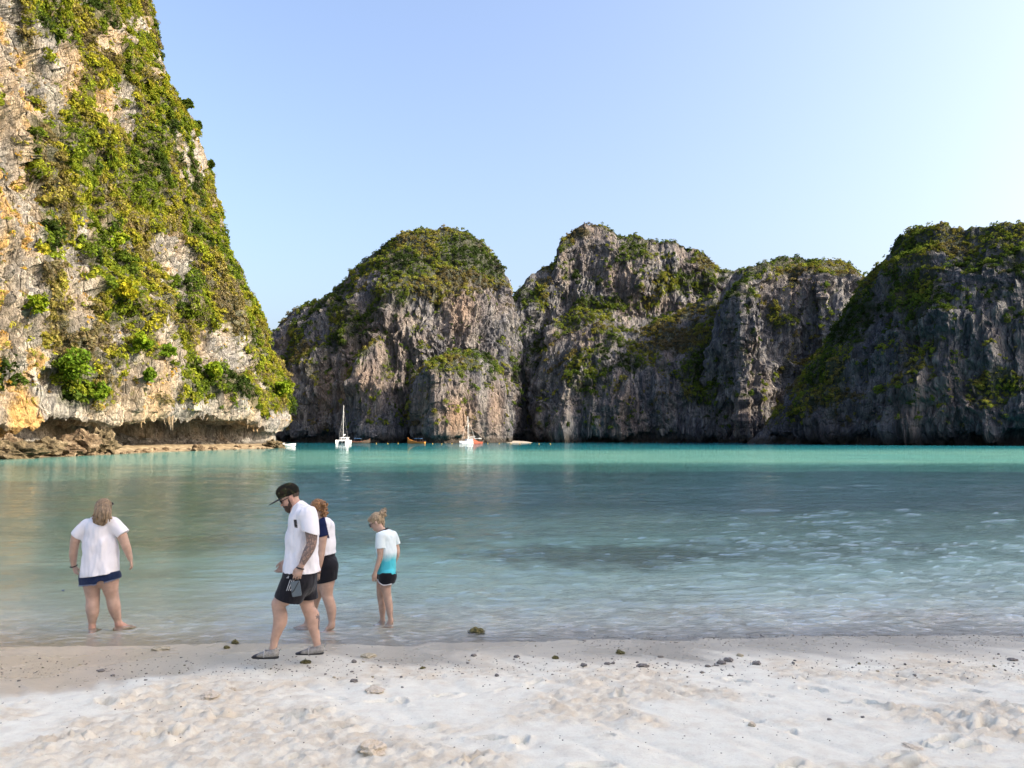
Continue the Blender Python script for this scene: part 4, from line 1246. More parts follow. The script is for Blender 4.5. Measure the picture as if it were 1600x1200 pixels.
def man_attr(V):
    p = V
    ink = np.zeros(len(V)); calf = np.zeros(len(V))
    for a, b_, r in ((La[0], La[2], 0.10), (La[2], J(472, 881, -0.28), 0.09)):
        ab = b_ - a; t = np.clip(((p - a) @ ab) / (ab @ ab), -0.05, 1.06)
        d = np.linalg.norm(p - a - t[:, None] * ab, axis=1)
        ink = np.maximum(ink, (d < r) & (t < (1.06 if b_ is La[2] else 1.0)) & (t > -0.04))
    py = py_of(p[:, 2], p[:, 1]); pxx = 800 + FPX * p[:, 0] / (p[:, 1] * CP + (p[:, 2] - CAMZ) * SP)
    # tattoo on the trailing calf: a wavy stem with a star of short strokes
    stem = np.abs(pxx - (498.8 + 1.0 * np.sin((py - 952) / 5.0) - 0.0018 * (py - 968) ** 2)) < 1.0
    calf = np.where(stem & (py > 952) & (py < 984) & (pxx > 470), 0.85, 0)
    for ang in (20, 75, 140, 200, 260, 320):
        dx, dy = math.cos(math.radians(ang)), math.sin(math.radians(ang))
        t = (pxx - 497) * dx + (py - 964) * dy; w = np.abs(-(pxx - 497) * dy + (py - 964) * dx)
        calf = np.where((t > 0) & (t < 4.2) & (w < 0.8), 0.85, calf)
    fl = (p - HO) @ HR
    blush = 0.5 * np.exp(-(((fl[:, 0] + 0.005) / 0.03) ** 2 + (fl[:, 2] / 0.035) ** 2)) * (np.abs(fl[:, 1]) > 0.06) + 0.35 * np.exp(-((p[:, 2] - HO[2] + 0.08) / 0.05) ** 2) * (np.linalg.norm(p[:, :2] - HO[:2], axis=1) < 0.15)
    return {'sleeve_ink': ink.astype(float), 'calf_ink': calf, 'blush': blush}
M.body(F, SKIN_A, man_attr)
# T-shirt
F = M.field((436, 780, -0.36), (508, 905, 0.36))
F.cone(J(473, 811, -0.02), J(472, 845), 0.140, 0.158, 0.04, (1, 1.32, 1))
F.cone(J(472, 845), J(471.5, 902), 0.160, 0.182, 0.04, (1, 1.22, 1))
F.cone(J(481, 805, -0.19), J(468, 804, 0.2), 0.088, 0.088, 0.04)
F.cone(J(466, 793), J(470, 800), 0.078, 0.10, 0.03)
F.over(BT, 0.012)
F.ripple(0.020, (8, 8, 3.5), 601); F.ripple(0.010, (18, 18, 8), 602)
F.sleeve([J(482, 807, -0.20), J(485, 824, -0.24), J(485.5, 850, -0.26)], [0.090, 0.087, 0.086], J(484.3, 832.5, -0.26), (-0.30, -0.1, -0.95), 0.02)
F.sleeve([J(466, 807, 0.20), J(464, 824, 0.23), J(462, 848, 0.26)], [0.088, 0.086, 0.086], J(463.5, 832, 0.25), (0, 0.1, -1), 0.02)
F.cut(J(471, 892.5), (-0.03, 0, -1))
F.cut(J(460, 789), (-0.62, -0.1, 0.78))
shirt = M.part('t_shirt', F, WHITE_TEE)
def snap(PV, F, d, off=0.005, span=0.6):
    """slide points along d until they lie just outside a field's surface"""
    d = np.asarray(d, float) / np.linalg.norm(d)
    out = []
    for p in PV:
        best = p
        for t in np.arange(0, span, 0.0025):
            if F.at(p + d * t) < off:
                best = p + d * t; break
        out.append(best)
    return np.array(out)
PV = np.array([J(x_ + 0.10 * (y_ - 821), y_, -0.36) for y_ in np.linspace(814.5, 827.5, 9) for x_ in np.linspace(452.6, 457.6, 6)])
PV = snap(PV, F, (0, 1, 0))
pm = NT('chest_print')
n_ = pm.noise(pm.pos((1, 1, 1.6), True), 38, 3)
pm.bsdf(pm.ramp(n_, [(0.42, (0.03, 0.03, 0.035)), (0.56, (0.03, 0.03, 0.035)), (0.62, (0.30, 0.28, 0.27))], 'LINEAR'), 0.7, None, 0.2)
M.part('chest_print', (PV, gridq(9, 6)), pm.m, parent=shirt)
# shorts
F = M.field((422, 885, -0.34), (505, 950, 0.34))
F.cone(J(470, 893), J(469, 908), 0.165, 0.168, 0.03, (1, 1.18, 1))
F.chain([J(464, 905, -0.09), J(448, 941, -0.14)], [0.150, 0.138], 0.03)
F.chain([J(472, 905, 0.09), J(481, 938, 0.10)], [0.140, 0.104], 0.03)
F.over(BT, 0.012)
F.ripple(0.010, (10, 10, 6), 611); F.ripple(0.004, (30, 30, 12), 612)
F.cut(J(470, 888.5), (0, 0, 1))
hp = J(449, 937, -0.14)
G = np.meshgrid(*F.ax, indexing='ij')
pxs = 800 + FPX * G[0] / (G[1] * CP + (G[2] - CAMZ) * SP)
dz1 = (J(449, 937, -0.14)[2] + (G[0] - hp[0]) * -0.30) - G[2]
dz2 = J(481, 935.5, 0.1)[2] - G[2]
wl_ = sstep(467, 473, pxs + 20 * (G[1] - 8.05))
F.f = np.maximum(F.f, (dz1 * (1 - wl_) + dz2 * wl_).astype(np.float32))
shorts = M.part('shorts', F, BLACK_CLOTH)
STRIPE = plain('pale_stripe', (0.55, 0.54, 0.52), 0.7, 0.2, 0.05)
for k in range(3):                 # three short diagonal stripes on the thigh
    pts = []
    for t in np.linspace(0, 1, 10):
        for w_ in (-0.9, 0.9):
            c0 = np.array([446.2 + 3.1 * k - (0 if k < 2 else 0.2), 910.5]); c1 = np.array([441.2 + 3.1 * k, 927.5])
            q = c0 + (c1 - c0) * t + np.array([w_ * 0.62, 0])
            pts.append(J(q[0], q[1], -0.4))
    pts = snap(np.array(pts), F, (0, 1, 0), 0.005, 0.6)
    M.part('stripe', (pts, gridq(10, 2)), STRIPE, parent=shorts)
for k in range(3):                 # small logo of three slanted bars above them
    pts = []
    for t in np.linspace(0, 1, 4):
        for w_ in (-0.45, 0.45):
            q = np.array([439.6 + 1.5 * k + w_ + 0.5 * t, 908.5 - (1.3 + 1.3 * k) * t + 0.0])
            pts.append(J(q[0], q[1], -0.4))
    pts = snap(np.array(pts), F, (0, 1, 0), 0.005, 0.6)
    M.part('logo_bar', (pts, gridq(4, 2)), STRIPE, parent=shorts)
# cap
cm = NT('camouflage')
n_ = cm.noise(cm.pos(obj=True), 17, 3, 0.5, 0.8)
cm.bsdf(cm.ramp(n_, [(0.40, (0.010, 0.011, 0.008)), (0.48, (0.026, 0.018, 0.012)), (0.55, (0.022, 0.026, 0.012)), (0.63, (0.075, 0.066, 0.035))], 'CONSTANT'), 0.85, None, 0.1)
F = Field(HO - 0.30, HO + 0.26, 0.005)
F.ell(hl(HO, HR, -0.006, 0, 0.060), (0.112, 0.090, 0.104), HR, 0.01)
F.ell(hl(HO, HR, 0.050, 0, 0.100), (0.058, 0.066, 0.055), HR, 0.04)
F.ell(hl(HO, HR, -0.010, 0, 0.040), (0.099, 0.079, 0.098), HR, 0.006, 'carve')
F.cut(hl(HO, HR, 0, 0, 0.034), -(HR @ np.array([-0.16, 0, 1.0])))
F.ripple(0.003, (25, 25, 25), 621)
cap = M.part('cap', F, cm.m)
F = Field(HO - 0.34, HO + 0.26, 0.004)
F.ell(hl(HO, HR, 0.122, 0, 0.046), (0.100, 0.086, 0.009), HR, 0.004)
F.ell(hl(HO, HR, -0.010, 0, 0.03), (0.103, 0.082, 0.06), HR, 0.004, 'carve')
F.cut(hl(HO, HR, 0.045, 0, 0.05), -(HR @ np.array([1.0, 0, 0])))
M.part('brim', F, plain('cap_brim', (0.035, 0.034, 0.03), 0.8), parent=cap)
F = Field(HO - 0.2, HO + 0.2, 0.005)
F.ell(hl(HO, HR, -0.02, 0, 0.035), (0.088, 0.078, 0.068), HR, 0.01)
F.cut(hl(HO, HR, -0.035, 0, 0), (HR @ np.array([1.0, 0, 0.2])))
M.part('hair', F, hair_mat('short_dark_hair', (0.03, 0.02, 0.014), (0.09, 0.06, 0.04)))
# beard
F = Field(HO - 0.22, HO + 0.2, 0.004)
F.ell(hl(HO, HR, 0.040, 0, -0.062), (0.066, 0.064, 0.060), HR, 0.02)
F.ell(hl(HO, HR, 0.066, 0, -0.098), (0.036, 0.036, 0.034), HR, 0.03)
F.ell(hl(HO, HR, 0.098, 0, -0.047), (0.016, 0.030, 0.008), HR, 0.01)
for sd in (-1, 1):
    F.cone(hl(HO, HR, 0.012, sd * 0.064, 0.0), hl(HO, HR, 0.030, sd * 0.056, -0.06), 0.012, 0.022, 0.015)
F.ell(hl(HO, HR, 0.115, 0, -0.062), (0.022, 0.024, 0.008), HR, 0.006, 'carve')
F.ell(hl(HO, HR, 0.085, 0, 0.0), (0.06, 0.09, 0.036), HR, 0.008, 'carve')
F.ripple(0.006, (70, 70, 50), 631)
M.part('beard', F, hair_mat('dark_beard', (0.014, 0.009, 0.007), (0.075, 0.035, 0.02), (70, 70, 40)))
# sunglasses
GL = plain('dark_lens', (0.008, 0.008, 0.010), 0.12, 0.5)
F = Field(HO - 0.2, HO + 0.2, 0.004)
for sd in (-1, 1):
    F.ell(hl(HO, HR, 0.100, sd * 0.033, 0.014), (0.009, 0.031, 0.021), HR, 0.004)
    F.cone(hl(HO, HR, 0.094, sd * 0.062, 0.020), hl(HO, HR, 0.0, sd * 0.079, 0.016), 0.0045, 0.004, 0.003)
F.cone(hl(HO, HR, 0.108, -0.01, 0.018), hl(HO, HR, 0.108, 0.01, 0.018), 0.005, 0.005, 0.003)
M.part('sunglasses', F, GL)
# wristband
w0 = J(469, 888, -0.28); wd = J(463, 906, -0.30) - J(470, 884, -0.28)
M.part('wristband', tube(ring(w0, wd, 0.036), 0.0065, 8, True), RUBBER)
# shoes
SHOE = NT('shoe_mesh'); n_ = SHOE.noise(SHOE.pos(obj=True), 60, 3)
SHOE.bsdf(SHOE.mix(SHOE.attr('toe_cap'), SHOE.ramp(n_, [(0.4, (0.22, 0.21, 0.19)), (0.6, (0.31, 0.30, 0.275))]), (0.035, 0.035, 0.045)), 0.8, SHOE.bump(n_, 0.4, 0.003), 0.2)
def shoe(heel, toe, dyy, anky):
    h_ = J(heel[0], heel[1], dyy); t_ = J(toe[0], toe[1], dyy - 0.02)
    d = (t_ - h_); L = np.linalg.norm(d); d /= L
    F = Field(np.minimum(h_, t_) - 0.12, np.maximum(h_, t_) + 0.14, 0.005)
    up = np.array([0, 0, 1.0])
    F.chain([h_ + d * 0.035 + up * 0.045, h_ + d * L * 0.45 + up * 0.040, t_ - d * 0.042 + up * 0.030], [0.040, 0.044, 0.036], 0.02, (1, 1.05, 1))
    F.cone(h_ + d * 0.055 + up * 0.05, h_ + d * 0.05 + up * 0.085, 0.043, 0.042, 0.015)
    F.cone(h_ + d * 0.05 + up * 0.14, h_ + d * 0.05 + up * 0.08, 0.034, 0.030, 0.004, op='carve')
    F.cut(h_ + d * 0.05 + up * 0.094, (d * 0.35 + up))
    F.cut(h_ + up * 0.010, -up)
    o = M.part('shoe', F, SHOE.m, lambda V: {'toe_cap': sstep(0.70, 0.80, ((V - h_) @ d) / L + 0.25 * (0.03 - (V - h_)[:, 2]))})
    F = Field(np.minimum(h_, t_) - 0.08, np.maximum(h_, t_) + 0.08, 0.004)
    F.chain([h_ + d * 0.035 + up * 0.012, h_ + d * L * 0.5 + up * 0.012, t_ - d * 0.038 + up * 0.016], [0.038, 0.040, 0.035], 0.02)
    F.cut(h_ + up * 0.016 , up); F.cut(h_ - up * 0.002, -up)
    M.part('sole', F, RUBBER, parent=o)
    c = h_ + d * L * 0.50 + up * 0.036
    M.part('strap', tube(ring(c, d, 0.044, 0.041, 18), 0.008, 6, True), plain('shoe_strap', (0.36, 0.36, 0.35), 0.7), parent=o)
    pl = [h_ - d * 0.002 + up * 0.07, h_ - d * 0.018 + up * 0.088, h_ - d * 0.016 + up * 0.104, h_ + d * 0.002 + up * 0.10]
    M.part('pull_tab', tube(pl, 0.0045, 6), plain('shoe_strap', (0.36, 0.36, 0.35), 0.7), parent=o)
shoe((435.5, 1028), (391.5, 1026.5), -0.13, 1013)
shoe((505.5, 1021.5), (461, 1024), 0.11, 1008)
# phone dangling from his fingers
pc = J(462.5, 920, -0.335)
PHN = plain('slate_case', (0.095, 0.125, 0.145), 0.35, 0.5, 0.06)
ang = math.radians(9)
ux = np.array([math.cos(ang), 0.10, math.sin(ang)]); uz = np.array([-math.sin(ang), -0.05, math.cos(ang)]); uy = np.cross(uz, ux)
def slab(c, hw, hh, th, rad, nseg=5):
    pts = []
    for sx, sz, a0 in ((1, 1, 0), (-1, 1, 90), (-1, -1, 180), (1, -1, 270)):
        for k in range(nseg):
            a_ = math.radians(a0 + 90 * k / (nseg - 1))
            pts.append((sx * (hw - rad) + rad * math.cos(a_), sz * (hh - rad) + rad * math.sin(a_)))
    return pts
pts = slab(pc, 0.046, 0.074, 0.008, 0.012)
V = []; rings = ((-0.0075, 0.92), (-0.0055, 1.0), (0.0055, 1.0), (0.0075, 0.92))
for (yy, sc_) in rings:
    for (a_, b2) in pts: V.append(ux * a_ * sc_ + uz * b2 * sc_ + uy * yy)
n_ = len(pts); fcs = []
for k in range(3):
    for j in range(n_): fcs.append((k * n_ + j, k * n_ + (j + 1) % n_, (k + 1) * n_ + (j + 1) % n_, (k + 1) * n_ + j))
fcs.append(tuple(range(n_))[::-1]); fcs.append(tuple(range(3 * n_, 4 * n_)))
pe = tag(link('phone', None, None, pc), 'slate-grey phone in a case held low in the walking man\'s hand', 'phone')
link('case', mesh_np('case', V, fcs, None, PHN, False), pe)
V = []
for (yy, sc_) in ((-0.0105, 0.8), (-0.0070, 1.0)):
    for (a_, b2) in slab(None, 0.013, 0.016, 0, 0.006): V.append(ux * (a_ + 0.024) * 1 + uz * (b2 - 0.050) + uy * yy * 1)
fcs = [(j, (j + 1) % n_, n_ + (j + 1) % n_, n_ + j) for j in range(n_)] + [tuple(range(n_))[::-1]]
link('camera_bump', mesh_np('camera_bump', V, fcs, None, PHN, False), pe)
sp = [ux * 0.040 + uz * 0.068 - uy * 0.010, ux * 0.010 + uz * 0.030 - uy * 0.012, -ux * 0.02 - uz * 0.012 - uy * 0.012, -ux * 0.044 - uz * 0.03 - uy * 0.009]
sv, sq = tube(np.array(sp), 0.0035, 6)
link('strap', mesh_np('strap', sv, quads=sq, mat=RUBBER), pe)
# ------------------------------------------------------------------ woman in white seen from behind
wo = W(165, 979, 9.84); wo[2] = -0.06
M = Person(9.84, wo, 'woman with long blond hair, loose white top and denim shorts, seen from behind')
J = M.J
HR = frame((0.10, 0.86, -0.48)); HO = J(161, 797.5)
F = M.field((104, 772, -0.40), (216, 993, 0.42))
add_head(F, HO, HR, 0.98)
F.chain([J(160, 801, 0), J(157, 816, -0.03)], [0.060, 0.075], 0.03)
BT = F.blank()
for T in (F, BT):
    T.cone(J(156, 826), J(156, 860), 0.146, 0.150, 0.05, (1.0, 0.68, 1))
    T.cone(J(156, 860), J(157, 896), 0.150, 0.165, 0.05, (1.05, 0.72, 1))
    T.cone(J(137, 822), J(176, 819), 0.066, 0.066, 0.04)
    T.cone(J(148, 901), J(167, 900), 0.126, 0.126, 0.04, (1, 0.95, 1))
    T.chain([J(143.5, 903), J(144, 920, 0), J(145, 935, 0), J(144.5, 949, -0.02), J(145, 958, -0.02), J(144, 972, 0), J(144, 981, 0)], [0.118, 0.094, 0.079, 0.079, 0.070, 0.045, 0.041], 0.025)
    T.chain([J(170, 903), J(172.5, 919, 0.02), J(175.5, 932, 0.05), J(178, 946, 0.06), J(180, 955, 0.08), J(184, 969, 0.12), J(185, 976, 0.12)], [0.118, 0.092, 0.077, 0.076, 0.067, 0.043, 0.040], 0.025)
F.chain([J(131, 822), J(119.5, 838, -0.02), J(115.8, 856, 0.01), J(114.6, 868, 0.03), J(115.2, 884, 0.06)], [0.068, 0.061, 0.051, 0.048, 0.031], 0.02)
add_hand(F, J(115.2, 883, 0.06), J(120, 900, 0.05) - J(115.2, 883, 0.06), (1, 0.1, 0), (0.1, 1, -0.2), 0.95, 0.6)
F.chain([J(181, 820), J(190.5, 837, -0.01), J(196.5, 852, 0.0), J(199.5, 860, 0.02), J(203.5, 873, 0.04)], [0.068, 0.062, 0.052, 0.047, 0.031], 0.02)
add_hand(F, J(203.3, 872, 0.04), J(207.5, 887, 0.05) - J(203.3, 872, 0.04), (-1, 0.1, 0), (-0.2, 1, -0.2), 0.95, 0.6)
a_ = J(144, 981, 0); t_ = a_ + np.array([-0.02, 0.19, 0]); t_[2] = a_[2] = -0.052; add_foot(F, a_ + np.array([0, 0, 0.04]), t_)
a_ = J(185, 976, 0.12); t_ = a_ + np.array([0.17, 0.12, 0]); t_[2] = -0.03; add_foot(F, a_ + np.array([0, 0, 0.02]), t_)
M.body(F, SKIN_B, lambda V: {'blush': 0.45 * np.exp(-((V[:, 2] - 0.03) / 0.04) ** 2)})
# loose cap-sleeved top
F = M.field((104, 806, -0.32), (205, 915, 0.32))
F.cone(J(156, 828, -0.01), J(156, 852), 0.172, 0.180, 0.05, (1.05, 0.80, 1))
F.cone(J(156, 852), J(156.5, 905), 0.182, 0.234, 0.05, (1.06, 0.86, 1))
F.cone(J(136, 821), J(176, 818), 0.076, 0.076, 0.05)
F.over(BT, 0.020)
F.ripple(0.024, (7, 5, 2.4), 701); F.ripple(0.014, (14, 9, 5.0), 702)
F.sleeve([J(136, 821, 0), J(126, 830, -0.01), J(112, 848, -0.01)], [0.080, 0.080, 0.082], J(120.5, 838.0, -0.01), (-0.62, 0, -0.78), 0.03)
F.sleeve([J(176, 818, 0), J(187, 828, -0.01), J(202, 846, -0.01)], [0.080, 0.080, 0.082], J(192.5, 834.8, -0.01), (0.62, 0, -0.78), 0.03)
F.cut(J(156, 897.4), (0.135, 0, -1))
F.cone(J(159, 798, -0.03), J(158, 809, -0.02), 0.09, 0.10, 0.006, op='carve')
M.part('top', F, WHITE_TEE)
DENIM = cloth_mat('dark_denim', (0.016, 0.028, 0.075), 0.35)
F = M.field((112, 890, -0.30), (200, 925, 0.30))
F.cone(J(156, 896), J(156.5, 904), 0.192, 0.204, 0.03, (1.04, 0.84, 1))
F.cone(J(142.5, 902), J(142.0, 918), 0.142, 0.130, 0.02, (1, 0.95, 1))
F.cone(J(171, 902), J(172.5, 918), 0.140, 0.128, 0.02, (1, 0.95, 1))
F.over(BT, 0.012)
F.ripple(0.008, (12, 12, 7), 711)
F.cut(J(156, 892), (0, 0, 1)); 
G = np.meshgrid(*F.ax, indexing='ij')
gx = (G[0] - J(156, 910)[0])
F.cone(J(157.5, 914.5, -0.5), J(157.5, 914.5, 0.3), 0.052, 0.052, 0.004, op='carve')
hemz = np.where(gx < 0, J(156, 909.5)[2] + 0.13 * gx, J(158, 910.5)[2] + 0.24 * gx)
F.f = np.maximum(F.f, (hemz - G[2]).astype(np.float32))
sh_ = M.part('shorts', F, DENIM)
FR = plain('frayed_hem', (0.16, 0.21, 0.33), 0.9, 0.1)
fv, fq, k0 = [], [], 0
fr = np.random.default_rng(3)
for x_ in np.arange(J(121, 905)[0], J(189, 905)[0], 0.0058):
    g_ = x_ - J(156, 910)[0]
    z_ = J(156, 909.5)[2] + 0.13 * g_ if g_ < 0 else J(158, 910.5)[2] + 0.24 * g_
    p0 = snap(np.array([[x_, 9.5, z_ + 0.006]]), F, (0, 1, 0), 0.002, 0.6)[0]
    p1 = p0 + np.array([fr.normal(0, .004), 0.002, -0.020 * fr.uniform(.5, 1.2)])
    tv, tq = tube(np.array([p0, (p0 + p1) / 2 + fr.normal(0, .001, 3), p1]), 0.0022, 4)
    fv.append(tv); fq.append(tq + k0); k0 += len(tv)
o = M.part('frayed_hem', (np.concatenate(fv), np.concatenate(fq)), FR, parent=sh_); o['kind'] = 'stuff'
# hair: a cap over the skull, then loose locks down to the shoulders
F = Field(HO - 0.32, HO + 0.26, 0.005)
F.ell(hl(HO, HR, -0.018, 0, 0.048), (0.106, 0.092, 0.102), HR, 0.02)
F.cone(J(160, 797, -0.05), J(157, 812, -0.10), 0.088, 0.085, 0.04, (1.05, 0.7, 1))
hr = np.random.default_rng(9)
for k in range(44):
    a_ = hr.uniform(-1, 1)
    x0 = 160.5 + 11.0 * a_; y0 = 792 + hr.uniform(-3, 3)
    ln = hr.uniform(15, 24) * (1 - 0.15 * abs(a_))
    x1 = x0 + a_ * 5.0 - 1.5 + hr.normal(0, 1.5)
    dpt = -0.085 - 0.03 * (1 - a_ * a_)
    F.chain([J(x0 * .6 + 160.5 * .4, y0, dpt * .7), J(x0, y0 + ln * .4, dpt - .02), J(x0 + a_ * 2 + hr.normal(0, .8), y0 + ln * .75, dpt - .055), J(x1, y0 + ln, dpt - 0.07)],
            [0.028, 0.022, 0.013, 0.004], 0.006)
F.ell(hl(HO, HR, 0.075, 0, -0.03), (0.07, 0.075, 0.10), HR, 0.01, 'carve')
F.ripple(0.010, (55, 55, 9), 721)
M.part('hair', F, hair_mat('blond_hair', (0.075, 0.046, 0.024), (0.38, 0.27, 0.155)))
M.part('hair_tie', tube(ring(J(115.2, 884.5, 0.06), J(120, 899, 0.09) - J(115.2, 883, 0.06), 0.040), 0.0065, 8, True), RUBBER)
F = Field(HO - 0.2, HO + 0.25, 0.004)
for sd in (-1, 1):                  # sunglasses pushed up on her head
    F.ell(hl(HO, HR, 0.060, sd * 0.036, 0.118), (0.010, 0.030, 0.020), HR, 0.004)
    F.cone(hl(HO, HR, 0.055, sd * 0.070, 0.115), hl(HO, HR, -0.005, sd * 0.090, 0.060), 0.005, 0.004, 0.003)
M.part('sunglasses', F, GL)

# ------------------------------------------------------------------ woman half hidden behind the man
wo = W(505, 976, 9.9); wo[2] = -0.06
M = Person(9.9, wo, 'woman with curly ginger hair, white and navy top and black shorts behind the man')
J = M.J
HR = frame((-0.88, 0.22, -0.40)); HO = J(496.5, 797)
F = M.field((462, 776, -0.34), (530, 993, 0.36))
add_head(F, HO, HR, 0.96)
F.chain([J(499, 801), J(504, 815)], [0.054, 0.066], 0.03)
BT = F.blank()
for T in (F, BT):
    T.cone(J(506, 824), J(507, 850), 0.105, 0.098, 0.04, (1, 1.35, 1))
    T.cone(J(507, 850), J(510, 880), 0.10, 0.120, 0.04, (1, 1.3, 1))
    T.cone(J(507, 819, -0.15), J(503, 819, 0.16), 0.060, 0.060, 0.04)
    T.cone(J(511, 886, -0.06), J(509, 886, 0.07), 0.125, 0.125, 0.04)
    T.chain([J(511, 893, -0.08), J(510, 915, -0.08), J(511.5, 931, -0.08), J(516.5, 947, -0.08), J(518, 957, -0.08), J(518.5, 973, -0.08), J(518.5, 979, -0.08)], [0.122, 0.092, 0.068, 0.066, 0.058, 0.038, 0.036], 0.025)
    T.chain([J(507, 893, 0.08), J(499, 917, 0.08), J(493, 934, 0.08), J(488, 950, 0.09), J(485, 960, 0.09), J(479.5, 976, 0.08), J(479, 980, 0.08)], [0.120, 0.090, 0.068, 0.065, 0.057, 0.038, 0.036], 0.025)
F.chain([J(506, 822, -0.17), J(503.8, 842, -0.19), J(502.6, 857, -0.20), J(501, 870, -0.20), J(497.8, 892, -0.19)], [0.060, 0.055, 0.047, 0.044, 0.029], 0.02)
add_hand(F, J(497.8, 891, -0.19), J(495, 906, -0.19) - J(497.8, 891, -0.19), (0.2, 1, 0), (-1, 0, -0.1), 0.9, 0.5)
F.chain([J(503, 822, 0.17), J(499, 857, 0.20), J(490, 885, 0.16)], [0.060, 0.049, 0.030], 0.02)
add_hand(F, J(490, 885, 0.16), (-0.3, -0.1, -1), (0.2, -1, 0), (-1, 0, -0.1), 0.9, 0.5)
a_ = J(518.5, 979, -0.08); t_ = a_ + np.array([-0.17, -0.03, 0]); t_[2] = -0.055; add_foot(F, a_ + np.array([0, 0, .03]), t_)
a_ = J(479, 981, 0.08); t_ = a_ + np.array([-0.17, -0.02, 0]); t_[2] = -0.025; add_foot(F, a_ + np.array([0, 0, .03]), t_)
M.body(F, SKIN_B)
def raglan(V):
    py = py_of(V[:, 2], V[:, 1]); pxx = 800 + FPX * V[:, 0] / (V[:, 1] * CP + (V[:, 2] - CAMZ) * SP)
    return {'navy': ((pxx < 508.5 + (py - 812) * 0.22) & (py < 841) & (V[:, 1] < 9.86)).astype(float) * (pxx > 485)}
RG = NT('raglan_top'); n_ = RG.noise(RG.pos(obj=True), 200, 2)
RG.bsdf(RG.mix(RG.attr('navy'), (0.77, 0.77, 0.79), (0.013, 0.02, 0.062)), 0.9, RG.bump(n_, 0.2, 0.002), 0.1)
F = M.field((484, 804, -0.32), (530, 876, 0.34), 0.0072)
F.cone(J(507, 824), J(508, 850), 0.125, 0.122, 0.04, (1, 1.32, 1))
F.cone(J(508, 850), J(509, 872), 0.122, 0.130, 0.04, (1, 1.3, 1))
F.cone(J(507.5, 819, -0.14), J(504, 819, 0.16), 0.074, 0.074, 0.04)
F.over(BT, 0.020)
F.ripple(0.008, (11, 11, 6), 731)
F.sleeve([J(507, 821, -0.155), J(505, 833, -0.18), J(503.5, 848, -0.195)], [0.076, 0.073, 0.072], J(504.2, 838, -0.19), (0.25, 0, -0.97), 0.02)
F.sleeve([J(504, 821, 0.16), J(503, 832, 0.18), J(501, 846, 0.19)], [0.076, 0.073, 0.072], J(502, 837, 0.19), (0, 0, -1), 0.02)
F.cut(J(508, 866), (0.12, 0, -1)); F.cut(J(503, 809), (-0.5, 0, 0.85))
M.part('top', F, RG.m, raglan)
F = M.field((484, 858, -0.32), (532, 915, 0.34), 0.0072)
F.cone(J(508.5, 866), J(511, 885), 0.105, 0.130, 0.03, (1, 1.3, 1))
F.cone(J(511.5, 886, -0.07), J(510, 914, -0.08), 0.140, 0.118, 0.03)
F.cone(J(509, 886, 0.07), J(500, 914, 0.08), 0.135, 0.110, 0.03)
F.over(BT, 0.008)
F.ripple(0.005, (12, 12, 7), 741)
F.cut(J(509, 863), (0, 0, 1)); F.cut(J(509, 907.5), (0.20, 0, -1))
M.part('shorts', F, BLACK_CLOTH)
F = Field(HO - 0.26, HO + 0.26, 0.005)
F.ell(hl(HO, HR, -0.020, 0, 0.045), (0.096, 0.086, 0.094), HR, 0.02)
F.ell(hl(HO, HR, 0.08, 0, -0.02), (0.06, 0.08, 0.09), HR, 0.01, 'carve')
hr = np.random.default_rng(19)
for k in range(90):                  # curls gathered at the back and falling down the neck
    q = np.array([504.5 + hr.normal(0, 2.6), 793 + hr.uniform(-9, 14)])
    q[0] += 0.10 * (q[1] - 793)
    cc = J(q[0], q[1], hr.normal(-0.01, 0.045))
    F.ell(cc, hr.uniform(.014, .024, 3), None, 0.008)
F.ripple(0.010, (60, 60, 40), 751)
M.part('hair', F, hair_mat('ginger_curls', (0.10, 0.042, 0.014), (0.40, 0.21, 0.085), (70, 70, 60)))
M.part('wristband', tube(ring(J(497.5, 894, -0.19), J(495, 906, -0.19) - J(497.8, 891, -0.19), 0.036), 0.006, 8, True), RUBBER)

# ------------------------------------------------------------------ girl in the dip-dyed shirt
wo = W(604, 968, 10.2); wo[2] = -0.07
M = Person(10.2, wo, 'girl with blond bun and glasses in white and turquoise shirt, standing in the shallows')
J = M.J
HR = frame((-0.86, 0.10, -0.46)); HO = J(589.5, 816.5)
F = M.field((574, 786, -0.30), (630, 985, 0.32), 0.007)
add_head(F, HO, HR, 0.93)
F.chain([J(591, 820), J(599, 833)], [0.047, 0.056], 0.03)
BT = F.blank()
for T in (F, BT):
    T.cone(J(603, 842), J(604, 866), 0.098, 0.094, 0.04, (1.0, 1.15, 1))
    T.cone(J(604, 866), J(603.5, 893), 0.094, 0.100, 0.04, (1.0, 1.15, 1))
    T.cone(J(597, 837, -0.11), J(611, 837, 0.10), 0.046, 0.046, 0.03)
    T.chain([J(606, 899, -0.06), J(603, 914, -0.06), J(605, 930, -0.06), J(607.6, 944, -0.06), J(608.6, 953, -0.06), J(610.3, 967, -0.06), J(610.5, 974, -0.06)], [0.096, 0.072, 0.053, 0.050, 0.045, 0.030, 0.030], 0.02)
    T.chain([J(601, 899, 0.06), J(596.5, 914, 0.06), J(595, 929, 0.06), J(597, 944, 0.06), J(597.3, 953, 0.06), J(597.6, 966, 0.06), J(597.6, 973, 0.06)], [0.094, 0.070, 0.053, 0.049, 0.044, 0.030, 0.030], 0.02)
F.chain([J(594.5, 838, -0.13), J(594, 856, -0.15), J(594, 870, -0.15), J(590.5, 882, -0.15), J(586, 895, -0.15)], [0.050, 0.042, 0.036, 0.032, 0.024], 0.02)
add_hand(F, J(586, 894.5, -0.15), J(584.6, 906, -0.15) - J(586, 894.5, -0.15), (0.5, 1, 0), (-1, 0.2, -0.1), 0.80, 0.45)
